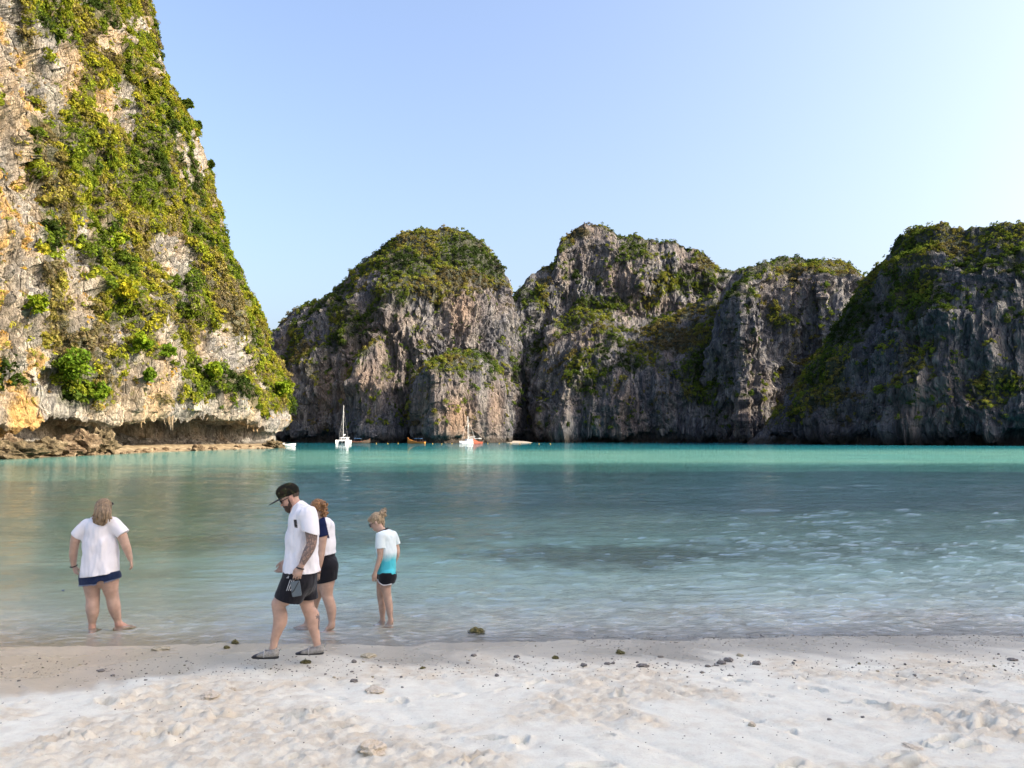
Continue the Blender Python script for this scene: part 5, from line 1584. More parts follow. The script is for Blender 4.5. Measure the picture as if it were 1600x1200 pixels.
F.chain([J(614, 839, 0.11), J(619.5, 856, 0.14), J(620, 867, 0.12), J(614, 885, 0.16)], [0.048, 0.041, 0.036, 0.025], 0.02)
add_hand(F, J(614, 885, 0.16), (-0.5, 0.2, -1), (0, -1, 0), (-1, 0, -0.1), 0.80, 0.45)
for jx, dd in ((610.5, -0.06), (597.6, 0.06)):
    a_ = J(jx, 974, dd); t_ = a_ + np.array([-0.15, 0.03, 0]); t_[2] = -0.075; add_foot(F, a_ + np.array([0, 0, .03]), t_, 0.85)
M.body(F, SKIN_B)
F = M.field((574, 818, -0.28), (632, 905, 0.28), 0.0068)
F.cone(J(603.5, 842), J(604, 862), 0.120, 0.124, 0.04, (1.0, 1.15, 1))
F.cone(J(604, 862), J(604, 905), 0.124, 0.120, 0.04, (1.0, 1.15, 1))
F.cone(J(597, 836, -0.11), J(612, 836, 0.10), 0.062, 0.062, 0.04)
F.over(BT, 0.018)
F.ripple(0.008, (11, 11, 5), 761); F.ripple(0.004, (28, 28, 14), 762)
F.sleeve([J(594.5, 837, -0.125), J(594, 850, -0.14), J(593.6, 868, -0.15)], [0.062, 0.063, 0.064], J(593.8, 856.5, -0.15), (0.06, 0, -1), 0.015)
F.sleeve([J(614, 837, 0.105), J(617.5, 846, 0.13), J(622, 862, 0.15)], [0.062, 0.060, 0.060], J(619.5, 851, 0.14), (0.3, 0, -0.95), 0.015)
F.cut(J(604, 895.5), (0.02, 0, -1)); F.cut(J(599, 828), (-0.36, 0, 0.93))
DIP = cloth_mat('dip_dyed_cotton', (0.70, 0.80, 0.80), 0.05, hem=(0.075, 0.50, 0.58))
zh, zt_ = J(604, 895)[2], J(604, 826)[2]
tp = M.part('t_shirt', F, DIP, lambda V: {'dip': 1.0 - (V[:, 2] - zh) / (zt_ - zh) * 1.45 + 0.06})
c_ = J(599, 828.0); rp = ring(c_, (-0.36, 0, 0.93), 0.066, 0.060, 22)
M.part('collar', tube(rp, 0.0085, 8, True), plain('black_rib', (0.012, 0.012, 0.014), 0.9), parent=tp)
F = M.field((578, 886, -0.28), (628, 920, 0.28), 0.0068)
F.cone(J(604, 893), J(604, 902), 0.098, 0.108, 0.03, (1.0, 1.15, 1))
F.cone(J(606, 900, -0.06), J(603.5, 915, -0.06), 0.116, 0.105, 0.02)
F.cone(J(602, 900, 0.06), J(597, 915, 0.06), 0.110, 0.100, 0.02)
F.over(BT, 0.008)
F.ripple(0.004, (14, 14, 8), 771)
F.cut(J(604, 892), (0, 0, 1))
G = np.meshgrid(*F.ax, indexing='ij')
hz = J(604, 911.5)[2] + 0.9 * np.abs(np.clip(J(602, 911)[0] - G[0], 0, 1)) ** 1.15 * 0.75 + 0.2 * np.clip(G[0] - J(607, 911)[0], 0, 1)
F.f = np.maximum(F.f, (hz - G[2]).astype(np.float32))
so_ = M.part('shorts', F, BLACK_CLOTH)
tr_ = []
for x_ in np.linspace(J(590.6, 905)[0], J(615, 905)[0], 26):      # white piping along the curved hem
    z_ = J(604, 911.5)[2] + 0.9 * abs(min(1, max(0, J(602, 911)[0] - x_))) ** 1.15 * 0.75 + 0.2 * max(0, x_ - J(607, 911)[0])
    tr_.append((x_, 9.85, z_ + 0.008))
tr_ = snap(np.array(tr_), F, (0, 1, 0), 0.004, 0.9)
M.part('piping', tube(tr_, 0.006, 6), plain('white_piping', (0.72, 0.71, 0.72), 0.8), parent=so_)
F = Field(HO - 0.26, HO + 0.26, 0.005)
F.ell(hl(HO, HR, -0.016, 0, 0.046), (0.094, 0.080, 0.090), HR, 0.02)
F.ell(hl(HO, HR, 0.06, 0, 0.075), (0.040, 0.06, 0.035), HR, 0.02)
F.ell(hl(HO, HR, 0.075, 0, -0.035), (0.066, 0.076, 0.075), HR, 0.01, 'carve')
F.cone(J(598, 812), J(599, 822), 0.028, 0.018, 0.02)
hr = np.random.default_rng(29)
F.ell(J(597.8, 803.5), (0.046, 0.046, 0.044), None, 0.01)
for k in range(30):
    v3 = hr.normal(size=3); v3 /= np.linalg.norm(v3)
    F.ell(J(597.8, 803) + v3 * 0.042, hr.uniform(.012, .022, 3), None, 0.005)
for k in range(7):
    v3 = hr.normal(size=3); v3[2] = abs(v3[2]) + .6; v3 /= np.linalg.norm(v3)
    q = J(597.8, 803) + v3 * 0.045
    F.chain([q, q + v3 * 0.03, q + v3 * 0.045 + hr.normal(0, .01, 3)], [0.009, 0.007, 0.005], 0.004)
F.ripple(0.008, (60, 60, 30), 781)
M.part('hair', F, hair_mat('blond_bun', (0.15, 0.095, 0.05), (0.50, 0.38, 0.23), (60, 60, 25)))
F = Field(HO - 0.2, HO + 0.2, 0.003)
for sd in (-1, 1):
    c_ = hl(HO, HR, 0.098, sd * 0.030, 0.010)
    rg = np.array([c_ + HR @ np.array([0, 0.026 * math.cos(t), 0.019 * math.sin(t)]) for t in np.linspace(0, 2 * math.pi, 18)])
    for i_ in range(17): F.cone(rg[i_], rg[i_ + 1], 0.0042, 0.0042, 0.002)
    F.cone(hl(HO, HR, 0.094, sd * 0.056, 0.016), hl(HO, HR, 0.0, sd * 0.073, 0.014), 0.0036, 0.0036, 0.002)
M.part('glasses', F, GL)
print('people', time.time() - T0)
# ================================================================== ROCKS, SHRUBS, BOATS, PEBBLES
import bmesh
def ico(sub):
    bm = bmesh.new(); bmesh.ops.create_icosphere(bm, subdivisions=sub, radius=1.0)
    V = np.array([v.co[:] for v in bm.verts]); Fc = np.array([[v.index for v in f.verts] for f in bm.faces])
    bm.free(); return V, Fc
def rock_mesh(name, sub, seed, mat, amp=0.35, freq=1.3, flat=0.0, pits=0.0):
    V, Fc = ico(sub)
    d = 1 + amp * fbm(V * freq + seed * 7.1, 4, seed, 0.6)
    if pits: d = d - pits * np.maximum(0, ridged(V * freq * 2.2 + seed, 3, seed + 3) - 0.55)
    V = V * d[:, None]
    q = np.round(V * 2.4) / 2.4
    V = V * 0.8 + q * 0.2 * (1 - flat)
    return mesh_np(name, V, quads=Fc, mat=mat, smooth=False)
def put_rock(name, me, loc, scale, rz, label, cat, group=None, tilt=0.0):
    o = link(name, me, None, loc, (tilt, tilt * 0.5, rz))
    o.scale = scale
    return tag(o, label, cat, group)
def shore_rock_mat(name, a, b2, c):
    b = NT(name)
    n = b.noise(b.pos(), 0.9, 6, 0.65); f = b.noise(b.pos(), 5.0, 5, 0.7)
    col = b.ramp(n, [(0.32, a), (0.5, b2), (0.68, c)])
    col = b.mix(b.ramp(f, [(0.35, 0.7), (0.55, 0.0)]), col, tuple(x * 0.55 for x in a))
    b.bsdf(col, 0.9, b.bump(b.math('ADD', f, n), 0.9, 0.25), 0.15)
    return b.m
SR = shore_rock_mat('shore_rock', (0.05, 0.034, 0.022), (0.14, 0.10, 0.06), (0.30, 0.24, 0.16))
SRO = shore_rock_mat('mossy_shore_rock', (0.05, 0.04, 0.025), (0.12, 0.095, 0.055), (0.24, 0.19, 0.12))
BM_ = [rock_mesh('boulder', 4, 20 + k, SR if k % 2 else SRO, 0.55, 1.5, 0, 0.45) for k in range(5)]
bl = [  # px, py of base, width px, height px, mesh, label
    (28, 716, 62, 28, 0, 'pitted brown boulder at the cliff foot nearest the picture edge'),
    (95, 712, 54, 24, 1, 'large ragged boulder with white crust at the foot of the near cliff'),
    (72, 692, 48, 28, 2, 'dark leaning boulder behind the ragged white-crusted one'),
    (128, 690, 52, 36, 3, 'rusty boulder hanging under the shrub-grown notch'),
    (160, 694, 42, 36, 4, 'dark jagged boulder beside the mouth of the overhang'),
    (12, 698, 40, 34, 3, 'tan boulder against the orange foot of the cliff'),
    (308, 704, 17, 11, 1, 'dome-shaped grey rock alone on the narrow strand below the overhang'),
    (428, 700, 26, 13, 2, 'low brown rock beneath the seaward nose of the cliff'),
]
for (bx_, by_, w_, h_, k, lab) in bl:
    D_ = min(float(foot_D(bx_)) - 6.0, CAMZ * FPX / max(4.0, by_ - 685) if by_ > 700 else 1e9)
    D_ = max(D_, float(foot_D(bx_)) - 13)
    p0 = W(bx_, by_, D_); s_ = D_ / FPX
    z0 = max(float(base_z(p0[:1], np.array([D_]))[0]), -0.3) - 0.2
    put_rock('boulder', BM_[k], (p0[0], D_, z0 + h_ * s_ * 0.40), (w_ * s_ * .55, w_ * s_ * .5, h_ * s_ * .62), k * 1.3 + bx_, lab, 'boulder')
rr = np.random.default_rng(41)
ST = [rock_mesh('shore_stone', 2, 50 + k, SR, 0.4, 1.4) for k in range(4)]
for k in range(58):
    bx_ = rr.uniform(-10, 425); D_ = float(foot_D(bx_)) - rr.uniform(3.5, 11)
    x_ = float(x_of(bx_, D_)); z_ = float(base_z(np.array([x_]), np.array([D_]))[0])
    r_ = rr.uniform(0.18, 0.62) * rr.uniform(0.6, 1.2)
    put_rock('shore_stone', ST[k % 4], (x_, D_, max(z_, -0.1) + r_ * 0.3), (r_ * 1.25, r_, r_ * .75), rr.uniform(0, 6), 'small brown stone strewn along the strand at the cliff foot', 'stone', 'stones along the strand below the cliff')
# drip-stone fringe under the lip of the overhang
RKL = RK_NEAR
LIPV, LIPQ, k0 = [], [], 0
def surf(px_, py_):
    d = (pxg - px_) ** 2 + (pyg - py_) ** 2
    near_ = d < max(9.0, float(d.min()) + 6)
    j = np.argmin(np.where(near_, NEARP[..., 1], 1e9)); j = np.unravel_index(j, d.shape)
    return NEARP[j]
for k in range(46):
    x_ = rr.uniform(190, 400) if k > 8 else rr.uniform(225, 250)
    ci = int(np.argmin(np.abs(fpx - x_)))
    p0 = NEARP[NX + 1, ci] - hn[ci] * rr.uniform(0.1, 1.2)
    ln = rr.uniform(0.5, 1.5) * (2.0 if 225 < x_ < 250 else 1.0)
    r0 = rr.uniform(0.12, 0.32)
    pts_ = [p0 + np.array([0, 0.1, 0.9]), p0 + np.array([rr.normal(0, .1), 0.0, 0.0]), p0 + np.array([rr.normal(0, .15), 0.0, -ln * .6]), p0 + np.array([rr.normal(0, .2), 0.0, -ln])]
    o = link('stalactite', mesh_np('stalactite', *(lambda t: (t[0] - p0,))(tube(np.array(pts_), [r0 * 1.5, r0, r0 * .6, 0.03], 7)), quads=tube(np.array(pts_), [r0 * 1.5, r0, r0 * .6, 0.03], 7)[1], mat=RKL, smooth=False,
        attrs={'veg': np.zeros(28), 'stain': np.full(28, rr.uniform(0, .4)), 'tide': np.zeros(28)}), None, p0)
    tag(o, 'short grey stalactite hanging from the lip of the overhang', 'stalactite', 'stalactites under the overhang')

# ---- single bushes one can pick out -------------------------------
BARK = plain('bark', (0.10, 0.075, 0.05), 0.9, 0.1, 0.3, 6.0)
def bush(name, p0, nrm, rad, cols, ncl, card, seed, label, cat, group=None, hang=0.0, tall=1.0):
    r = np.random.default_rng(seed)
    e = tag(link(name, None, None, p0), label, cat, group)
    nrm = np.asarray(nrm, float); nrm /= np.linalg.norm(nrm)
    up = nrm * 0.5 + np.array([0, 0, 1.0 - hang]); up /= np.linalg.norm(up)
    cen = up * rad * 0.9 + nrm * rad * 0.3
    pts_ = [-nrm * 0.4, up * rad * 0.35 + r.normal(0, .05, 3) * rad, cen * 0.8]
    tv, tq = tube(np.array(pts_), [rad * .10, rad * .075, rad * .04], 7)
    vs, qs, k0 = [tv], [tq], len(tv)
    cl = []
    for k in range(ncl):
        d = r.normal(size=3); d /= np.linalg.norm(d); d = d + 0.35 * nrm + np.array([0, 0, 0.15]); 
        c_ = cen + d * rad * np.array([0.62, 0.62, 0.55 * tall]) * r.uniform(.45, 1.35)
        cl.append(c_)
        if k < 7:
            lv, lq = tube(np.array([cen * 0.45, (cen * .45 + c_) / 2 + r.normal(0, .05, 3) * rad, c_]), [rad * .05, rad * .035, rad * .015], 5)
            vs.append(lv); qs.append(lq + k0); k0 += len(lv)
    link('trunk', mesh_np('trunk', np.concatenate(vs), quads=np.concatenate(qs), mat=BARK), e)
    L = Leaves(); cl = np.array(cl)
    cc = np.array(cols)[r.integers(0, len(cols), ncl)] * r.uniform(.8, 1.2, (ncl, 1))
    L.add(cl, np.full(ncl, rad * 0.42) * r.uniform(.7, 1.2, ncl), np.repeat((nrm * .6 + np.array([0, 0, .5]))[None], ncl, 0), cc, 26, card, seed, vary=0.55)
    link('crown', L.mesh('crown', LEAF), e)
    return e
DG = [(0.050, 0.080, 0.016), (0.068, 0.100, 0.018), (0.09, 0.12, 0.02)]; YG = [(0.17, 0.24, 0.018), (0.22, 0.27, 0.022), (0.13, 0.19, 0.016)]; BG = [(0.10, 0.17, 0.018), (0.14, 0.21, 0.02)]; YY_ = [(0.30, 0.27, 0.02), (0.24, 0.25, 0.02)]
ntow = np.array([0.62, -0.75, 0.1])
near_b = [
    (312, 202, 1.7, DG, 'dark rounded tree jutting out of the tall cliff\'s skyline', 'tree', 0.0),
    (286, 176, 1.9, DG, 'dark broad tree on the skyline just above the jutting one', 'tree', 0.0),
    (319, 262, 1.4, DG, 'small dark bush on the skyline below the jutting tree', 'bush', 0.0),
    (110, 604, 3.0, BG, 'bright green bush drooping over the boulders beside the orange buttress', 'bush', 0.3),
    (150, 630, 1.9, BG, 'lower fresh-green bush hanging above the rusty boulder', 'bush', 0.4),
    (440, 622, 2.6, YG, 'yellow-green bush crowning the seaward nose of the tall cliff', 'bush', 0.1),
    (326, 594, 2.2, YG, 'round yellow-green bush in the middle of the pale rock above the overhang', 'bush', 0.1),
    (232, 600, 1.3, BG, 'narrow green bush growing alone on the pale rock band', 'bush', 0.3),
    (185, 478, 2.4, YY_, 'golden yellow bush at mid height of the tall cliff', 'bush', 0.1),
    (215, 552, 1.9, YG, 'yellow-green bush just above the pale rock band', 'bush', 0.2),
    (165, 395, 2.6, YG, 'big bright bush beside the bare grey slab halfway up', 'bush', 0.1),
    (255, 560, 1.5, BG, 'green bush between the pale band and the rib above the overhang', 'bush', 0.2),
    (48, 495, 1.5, YG, 'small bright bush on the orange buttress', 'bush', 0.2),
]
for k, (bx_, by_, rd, cols, lab, cat, hg) in enumerate(near_b):
    p0 = surf(bx_, by_)
    if 'skyline' in lab:
        row = np.where((np.abs(pyg - by_) < 5) & (NEARP[..., 1] < 330), pxg, -1e9); p0 = NEARP[np.unravel_index(np.argmax(row), row.shape)] + np.array([-0.8, 0, 0])
    bush('tree' if cat == 'tree' else 'bush', p0, ntow if bx_ < 300 or by_ > 400 else np.array([0.9, -0.4, 0.1]), rd, cols, int(16 + 9 * rd), 0.0026 * p0[1], 900 + k, lab, cat, 'bushes one can pick out on the tall cliff', hg)

# ---- boats ---------------------------------------------------------
def boxm(c, s, bev=0.0):
    c = np.asarray(c, float); s = np.asarray(s, float) / 2
    v = np.array([(x, y, z) for z in (-1, 1) for x, y in ((-1, -1), (1, -1), (1, 1), (-1, 1))], float) * s
    if bev: v[4:, :2] *= (1 - bev)
    return v + c, np.array([(3, 2, 1, 0), (4, 5, 6, 7), (0, 1, 5, 4), (1, 2, 6, 5), (2, 3, 7, 6), (3, 0, 4, 7)])
def merge(*parts):
    V, Q, k = [], [], 0
    for v, q in parts: V.append(v); Q.append(np.asarray(q) + k); k += len(v)
    return np.concatenate(V), np.concatenate(Q)
def hull(L, B, H, draft=0.4, bow=0.35, sheer=0.5, n=12, stern=0.85, cx=0.0):
    """bow towards +y"""
    V = []
    for i in range(n):
        t = i / (n - 1); y_ = -L / 2 + L * t
        w = B / 2 * (stern + (1 - stern) * min(1, t * 3)) * (1 - max(0, (t - 0.5) / 0.5) ** 2.2 * 0.97)
        top = H + sheer * max(0, (t - 0.4) / 0.6) ** 2
        yb = y_ + bow * max(0, (t - .7) / .3) ** 2
        for (fx, z_) in ((-1, top), (-0.92, H * 0.45), (-0.55, -draft * .5), (0, -draft), (0.55, -draft * .5), (0.92, H * 0.45), (1, top)):
            V.append((cx + w * fx, yb if z_ > 0 else y_, z_))
    Q = []
    for i in range(n - 1):
        for j in range(6): a = i * 7 + j; Q.append((a, a + 1, a + 8, a + 7))
        Q.append((i * 7 + 6, i * 7, i * 7 + 7, i * 7 + 13))
    Q.append((0, 6, 5, 1)); Q.append((1, 5, 4, 2)); Q.append((2, 4, 3, 3 - 0)) if False else None
    Q.append((1, 5, 4, 2))
    return np.array(V), np.array([q for q in Q if q is not None])
GEL = plain('white_gelcoat', (0.74, 0.75, 0.76), 0.3, 0.5, 0.03, 2.0)
DKG = plain('tinted_window', (0.02, 0.025, 0.03), 0.15, 0.5)
ALU = plain('mast_alloy', (0.62, 0.62, 0.60), 0.4, 0.5, 0.05, 1.0)
WOOD = plain('orange_boat_wood', (0.50, 0.20, 0.035), 0.6, 0.3, 0.2, 2.0)
DWOOD = plain('dark_boat_wood', (0.07, 0.05, 0.035), 0.6, 0.3, 0.2, 2.0)
CANV = plain('pale_canvas', (0.60, 0.62, 0.64), 0.8, 0.2)
BLUE = plain('blue_canvas', (0.05, 0.12, 0.25), 0.8, 0.2)
REDP = plain('red_paint', (0.26, 0.07, 0.04), 0.5, 0.3)
def boat(name, pos_, rz, label, cat='boat'):
    return tag(link(name, None, None, pos_, (0, 0, rz)), label, cat, 'boats in the bay')
def bp(parent, name, vq, mat, smooth=False): return link(name, mesh_np(name, vq[0], quads=vq[1], mat=mat, smooth=smooth), parent)
def rod(a, b_, r, n=6): return tube(np.array([a, (np.asarray(a) + np.asarray(b_)) / 2, b_], float), r, n)
def at_water(px_, D_): return (float(x_of(px_, D_)), D_, 0.0)

c = boat('sailing_catamaran', at_water(536.5, 368), math.radians(177), 'white sailing catamaran with a tall bare mast, moored before the dark cliff', 'catamaran')
for sx in (-3.0, 3.0): bp(c, 'hull', hull(12.5, 1.7, 1.5, 0.5, 0.5, 0.3, cx=sx), GEL)
bp(c, 'bridge_deck', boxm((0, -1.0, 1.35), (6.2, 8.0, 0.5)), GEL)
cb = bp(c, 'cabin', boxm((0, -1.2, 2.2), (5.2, 5.2, 1.3), 0.16), GEL)
for x_ in (-1.6, 0, 1.6): bp(cb, 'window', boxm((x_, 1.30, 2.2), (1.3, 0.16, 0.6)), DKG)
bp(c, 'sun_roof', boxm((0, -3.9, 3.0), (5.0, 2.6, 0.14)), GEL)
for x_ in (-2.3, 2.3): bp(c, 'roof_post', rod((x_, -4.9, 1.5), (x_, -4.9, 3.0), 0.06), ALU)
bp(c, 'mast', rod((0, 0.6, 2.6), (0, 0.45, 18.6), 0.16, 8), ALU)
bp(c, 'boom', merge(rod((0, 0.5, 3.9), (0, -4.6, 4.1), 0.10), tube(np.array([(0, 0.2, 4.1), (0, -2, 4.25), (0, -4.4, 4.25)]), 0.22, 8)), CANV)
for a_, b_ in (((0, 6.0, 1.6), (0, 0.5, 17.8)), ((-3, -0.4, 1.6), (0, 0.4, 16.5)), ((3, -0.4, 1.6), (0, 0.4, 16.5))): bp(c, 'stay', rod(a_, b_, 0.03, 4), ALU)
bp(c, 'spreader', rod((-0.9, 0.5, 10.5), (0.9, 0.5, 10.5), 0.05), ALU)

c.scale = (0.76, 0.76, 0.98)
c = boat('motor_catamaran', at_water(733, 350), math.radians(112), 'white cruising catamaran with a slanting mast, beside the sunlit rock tower', 'catamaran')
for sx in (-2.2, 2.2): bp(c, 'hull', hull(9.6, 1.5, 1.3, 0.5, 0.5, 0.35, cx=sx), GEL)
bp(c, 'bridge_deck', boxm((0, -0.6, 1.2), (4.6, 6.6, 0.5)), GEL)
cb = bp(c, 'cabin', boxm((0, -0.4, 2.0), (4.0, 5.0, 1.2), 0.18), GEL)
for y_ in (-1.6, 0.0, 1.4): bp(cb, 'window', boxm((-1.86, y_, 2.0), (0.2, 1.1, 0.5)), DKG)
for y_ in (-1.6, 0.0, 1.4): bp(cb, 'window', boxm((1.86, y_, 2.0), (0.2, 1.1, 0.5)), DKG)
bp(c, 'sun_roof', boxm((0, -1.4, 3.1), (3.6, 3.2, 0.12)), CANV)
bp(c, 'mast', rod((0, 0.6, 2.4), (0, 0.9, 15.5), 0.20, 8), ALU)
bp(c, 'boom', rod((0, 0.5, 3.7), (0, -3.8, 3.9), 0.12), CANV)
for a_, b_ in (((0, 4.6, 1.5), (0, 0.85, 14)), ((0, -4.2, 1.6), (0, 0.85, 14.2)), ((-2.2, 0, 1.4), (0, .8, 13)), ((2.2, 0, 1.4), (0, .8, 13))): bp(c, 'stay', rod(a_, b_, 0.045, 4), ALU)

c.scale = (0.78, 0.78, 0.80)
def longtail(px_, D_, rz, hm, cm_, lab, tall=1.0):
    c = boat('longtail_boat', at_water(px_, D_), rz, lab)
    bp(c, 'hull', hull(8.5, 1.7, 0.85, 0.3, 1.2, 1.5 * tall, 14, 0.7), hm)
    bp(c, 'gunwale', merge(tube(np.array([(-.62, -4.2, .9), (-.85, -1, .9), (-.80, 1, .92), (-.3, 3.2, 1.5)]), 0.07, 6), tube(np.array([(.62, -4.2, .9), (.85, -1, .9), (.80, 1, .92), (.3, 3.2, 1.5)]), 0.07, 6)), REDP)
    bp(c, 'prow', rod((0, 4.4, 2.0 * tall), (0, 5.4, 3.1 * tall), 0.13), hm)
    bp(c, 'prow_garland', tube(ring((0, 4.9, 2.55 * tall), (0, 1, 1.1), 0.18), 0.07, 6, True), REDP)
    can = bp(c, 'canopy', boxm((0, -0.6, 2.35), (1.7, 3.8, 0.14), 0.15), cm_)
    for x_ in (-.75, .75):
        for y_ in (-2.3, 1.1): bp(can, 'post', rod((x_, y_, 0.8), (x_, y_, 2.3), 0.045), DWOOD)
    for y_ in (-1.8, -.4, 1.0): bp(c, 'bench', boxm((0, y_, 0.75), (1.4, 0.3, 0.08)), DWOOD)
    bp(c, 'engine', merge(boxm((0, -4.0, 1.25), (0.5, 0.8, 0.5)), rod((0, -4.2, 1.2), (0, -7.0, 0.0), 0.04)), DKG)
    return c
longtail(652, 352, math.radians(62), WOOD, BLUE, 'orange wooden longtail boat with a dark canopy, alone in mid bay', 0.9)
longtail(561, 376, math.radians(-75), DWOOD, BLUE, 'dark wooden longtail boat lying right behind the tall-masted catamaran', 0.8)
longtail(747, 338, math.radians(160), REDP, CANV, 'small red longtail boat in front of the slanting-mast catamaran', 0.8)
c = boat('speedboat', at_water(443, 236), math.radians(-84), 'low white open speedboat off the seaward nose of the tall cliff', 'speedboat')
bp(c, 'hull', hull(6.4, 2.0, 0.62, 0.3, 0.5, 0.3, 12, 0.9), GEL)
bp(c, 'windscreen', boxm((0, 0.7, 0.95), (1.4, 0.12, 0.5), 0.2), DKG)
bp(c, 'console', boxm((0, 0.2, 0.75), (0.8, 0.8, 0.7), 0.1), GEL)
for y_ in (-1.0, -2.0): bp(c, 'seat', boxm((0, y_, 0.62), (1.4, 0.5, 0.3), 0.1), BLUE)
bp(c, 'outboard_motor', merge(boxm((0, -3.35, 0.75), (0.4, 0.45, 0.7), 0.15), boxm((0, -3.3, 0.1), (0.14, 0.3, 0.9))), DKG)
YEL = plain('yellow_float', (0.38, 0.24, 0.04), 0.5)
V_, F_ = ico(2)
V_ = V_ * np.array([0.25, 0.25, 0.22]) + np.array([0, 0, 0.16])
stub = boxm((0, 0, 0.40), (0.10, 0.10, 0.16))
bm_f = mesh_np('float', V_, quads=F_, mat=YEL); bm_s = mesh_np('eye', stub[0], quads=stub[1], mat=YEL)
for px_ in (588, 606, 622, 664, 676, 690, 706, 762, 780, 798, 812, 828, 842, 860):
    e = tag(link('mooring_buoy', None, None, at_water(px_, 330 + 20 * math.sin(px_ * 1.7))), 'tiny yellow buoy in the line across the far water', 'buoy', 'buoys marking the swimming line')
    link('float', bm_f, e); link('eye', bm_s, e)
# small pale cove beach in the gap
xs_ = np.linspace(-6, 12, 40); vs_ = np.linspace(0, 1, 10)
XX, VV = np.meshgrid(xs_, vs_)
PB = np.stack([XX, 404 + 26 * VV + 2 * noise(np.stack([XX * .1, VV, 0 * XX], -1), 4), -0.5 + 1.6 * VV ** .7 * np.sin(np.clip((XX + 6) / 18, 0, 1) * math.pi) ** .5], -1)
tag(link('cove_beach', mesh_np('cove_beach', PB, quads=gridq(10, 40), mat=plain('cove_sand', (0.36, 0.32, 0.27), 0.95, 0.1, 0.15, 0.5))), 'pale strip of sand in the gap between the far cliffs', None, None, 'structure')

# ---- coral stones and clods on the sand ----------------------------
def stone_mat(name, a, b2, sc=40.0):
    b = NT(name); n = b.noise(b.pos(obj=True), 3.0, 5, 0.7)
    b.bsdf(b.ramp(n, [(0.35, a), (0.65, b2)]), 0.9, b.bump(n, 0.5, 0.05), 0.15)
    return b.m
GREY = stone_mat('grey_coral', (0.10, 0.092, 0.082), (0.30, 0.275, 0.245))
ALG = stone_mat('algae_coral', (0.05, 0.05, 0.018), (0.19, 0.165, 0.07))
PALE = stone_mat('pale_coral', (0.30, 0.25, 0.16), (0.56, 0.50, 0.36))
CLOD = stone_mat('sand_clod', (0.50, 0.42, 0.30), (0.70, 0.62, 0.49))
MS = {}
for nm, mt in (('g', GREY), ('a', ALG), ('p', PALE), ('c', CLOD)):
    MS[nm] = [rock_mesh('pebble', 3 if nm in 'ac' else 2, 80 + k, mt, 0.55, 1.6, 0, 0.3) for k in range(3)]
big = [(745, 990, 25, .55, 'a', 'largest weed-covered coral lump, at the edge of the wash'),
       (367, 1005, 13, .6, 'a', 'weedy brown stone beside the man\'s leading foot, nearer the water'),
       (354, 1013, 10, .6, 'a', 'smaller brown stone just in front of the weedy one near the man'),
       (251, 1015, 30, .25, 'p', 'flat pale yellow clod on the wet sand behind the left woman'),
       (158, 1049, 13, .4, 'g', 'flat dark pebble on the dry edge of the left wet patch'),
       (176, 1056, 7, .6, 'g', 'small black pebble next to the flat dark one at left'),
       (478, 1036, 16, .45, 'a', 'olive coral bits right below the man\'s trailing shoe'),
       (553, 1035, 10, .7, 'g', 'dark knobbly pebble a little right of the man\'s shoes'),
       (575, 1026, 26, .28, 'p', 'pale low crust of coral between the man and the girl'),
       (553, 1066, 12, .5, 'g', 'dark pebble nearer the camera below the knobbly one'),
       (585, 1079, 34, .22, 'c', 'broad flat clod with dark rim in mid beach'),
       (580, 1174, 44, .55, 'c', 'biggest lump of caked sand at the bottom of the picture'),
       (363, 1078, 12, .5, 'c', 'small sand clod beside a footprint at left'),
       (328, 1088, 34, .3, 'c', 'crumbly sand clod left of the picture centre'),
       (740, 1025, 10, .6, 'g', 'dark pebble straight below the largest weedy lump'),
       (661, 1045, 9, .6, 'a', 'ochre pebble between the girl and the picture centre'),
       (776, 1056, 8, .8, 'g', 'black pebble standing alone right of centre'),
       (807, 1027, 10, .6, 'g', 'upper dark pebble just right of the picture centre'),
       (868, 1029, 10, .7, 'a', 'weedy pebble right of centre above the pebble line'),
       (969, 1021, 16, .45, 'a', 'olive flat stone in the smooth wet band'),
       (949, 1038, 12, .45, 'g', 'brown-grey pebble below the olive flat stone'),
       (1032, 1027, 9, .5, 'g', 'grey pebble on the drying sand right of the olive stone'),
       (1127, 1037, 16, .5, 'g', 'dark broken coral piece in the cluster on the right'),
       (1138, 1033, 18, .5, 'g', 'longer dark coral piece touching the cluster on the right'),
       (1106, 1042, 9, .6, 'g', 'round dark pebble left of the broken coral pieces'),
       (1156, 1025, 12, .5, 'p', 'cream coral fragment above the dark cluster'),
       (1182, 1038, 16, .5, 'g', 'dark forked coral piece right of the cluster'),
       (1005, 1041, 18, .35, 'g', 'flat grey coral plate in the middle of the pebble line'),
       (912, 1040, 12, .5, 'g', 'grey-black pebble in the pebble line right of centre'),
       (1175, 1134, 13, .7, 'c', 'knob of caked sand low on the right'),
       (1296, 1125, 7, .7, 'g', 'dark pebble alone on the trodden sand at right'),
       (1425, 1168, 30, .15, 'c', 'long brown scuffed clod near the lower right corner'),
       (1348, 1122, 8, .7, 'g', 'second lone dark pebble at right, further from the water'),
       (1582, 1032, 16, .4, 'g', 'dark stick-like coral piece at the right edge of the picture')]
for k, (px_, py_, w_, hh, nm, lab) in enumerate(big):
    x_, y_, z_ = on_sand(px_, py_)
    r_ = w_ * y_ / FPX / 2
    nmn = 'sand_clod' if nm == 'c' else 'coral_stone'
    put_rock(nmn, MS[nm][k % 3], (x_, y_, z_ + r_ * hh * 0.25), (r_, r_ * .8, r_ * hh), k * 2.1, lab, 'clod' if nm == 'c' else 'stone')
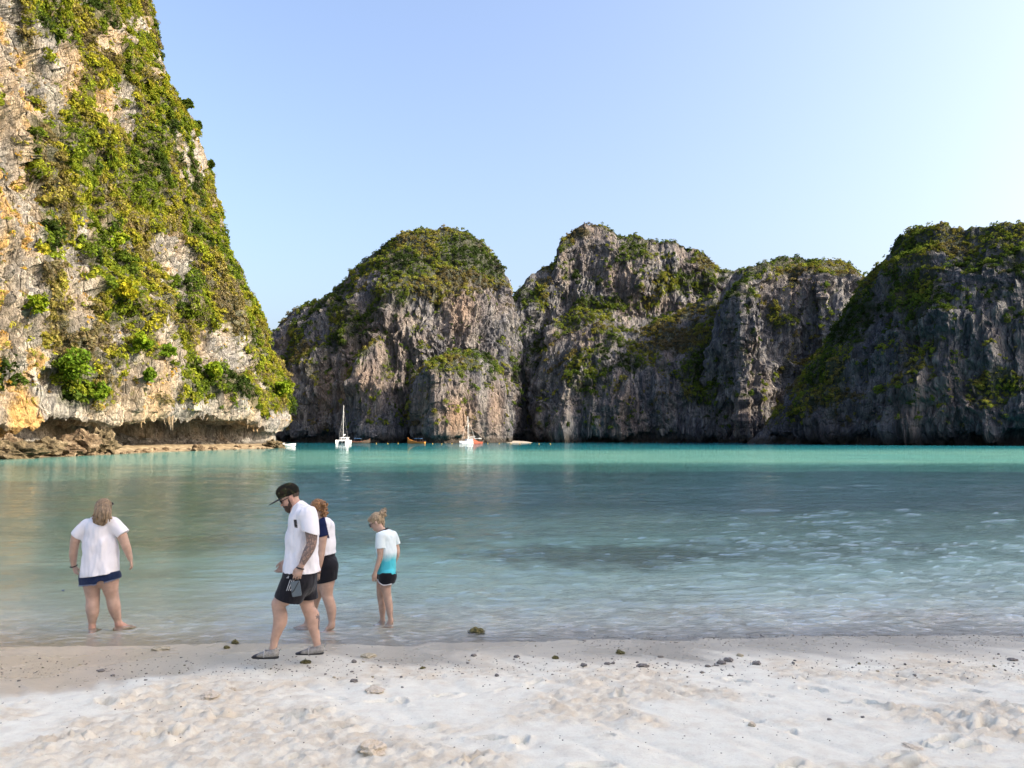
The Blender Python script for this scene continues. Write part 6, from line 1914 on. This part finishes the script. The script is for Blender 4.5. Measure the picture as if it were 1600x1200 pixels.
# the pebble line: the larger ones singly, the grit as one mass
r = np.random.default_rng(61)
def strand():
    px_ = r.uniform(-30, 1640)
    mid = 1047 - 9 * math.sin(px_ / 500.0) - 10 * max(0, (px_ - 1200) / 400)
    return px_, mid + r.normal(0, 9 + 3 * (px_ > 500)) + (18 * r.random() if r.random() < .15 else 0)
n_ = 0
while n_ < 150:
    px_, py_ = strand()
    if px_ < 420 and r.random() < .55: continue
    x_, y_, z_ = on_sand(px_, py_)
    r_ = (1.3 + 2.0 * r.random() ** 2) * y_ / FPX
    o = put_rock('pebble', MS['g' if r.random() < .75 else ('a' if r.random() < .5 else 'p')][n_ % 3], (x_, y_, z_ + r_ * .12), (r_, r_ * r.uniform(.6, 1), r_ * r.uniform(.4, .8)), r.uniform(0, 6),
                 'small coral pebble in the line left by the tide', 'pebble', 'pebbles along the tide line')
    n_ += 1
gv, gf, k0 = [], [], 0
V_, F_ = ico(1)
for k in range(2600):
    if k < 1500:
        px_, py_ = strand(); py_ += r.normal(0, 6)
        if px_ > 1000 and r.random() < .3: px_ = r.uniform(1000, 1620)
    elif k < 2100: px_, py_ = r.uniform(900, 1620), 988 + abs(r.normal(0, 14)) + 0.004 * r.uniform(0, 100)
    else: px_, py_ = r.uniform(-20, 1620), r.uniform(1050, 1195)
    dx_, dy_, dz_ = ray(px_, py_); t_ = (0.12 - CAMZ) / dz_
    x_, y_ = float(dx_ * t_), float(dy_ * t_); z_ = sand_z(x_, y_)
    t_ = (z_ - CAMZ) / dz_; x_, y_ = float(dx_ * t_), float(dy_ * t_); z_ = sand_z(x_, y_)
    r_ = (0.5 + 1.1 * r.random() ** 2) * y_ / FPX
    gv.append(V_ * np.array([r_, r_ * .8, r_ * .55]) * r.uniform(.7, 1.3, 3) + np.array([x_, y_, z_ + r_ * .2])); gf.append(F_ + k0); k0 += len(V_)
gm = NT('coral_grit'); n_ = gm.noise(gm.pos(), 25, 2)
gm.bsdf(gm.ramp(n_, [(0.35, (0.07, 0.06, 0.05)), (0.55, (0.22, 0.19, 0.16)), (0.7, (0.45, 0.40, 0.33))]), 0.9, None, 0.1)
tag(link('coral_grit', mesh_np('coral_grit', np.concatenate(gv), quads=np.concatenate(gf), mat=gm.m, smooth=False)), 'fine coral grit scattered over the sand', None, None, 'stuff')
print('all', time.time() - T0)
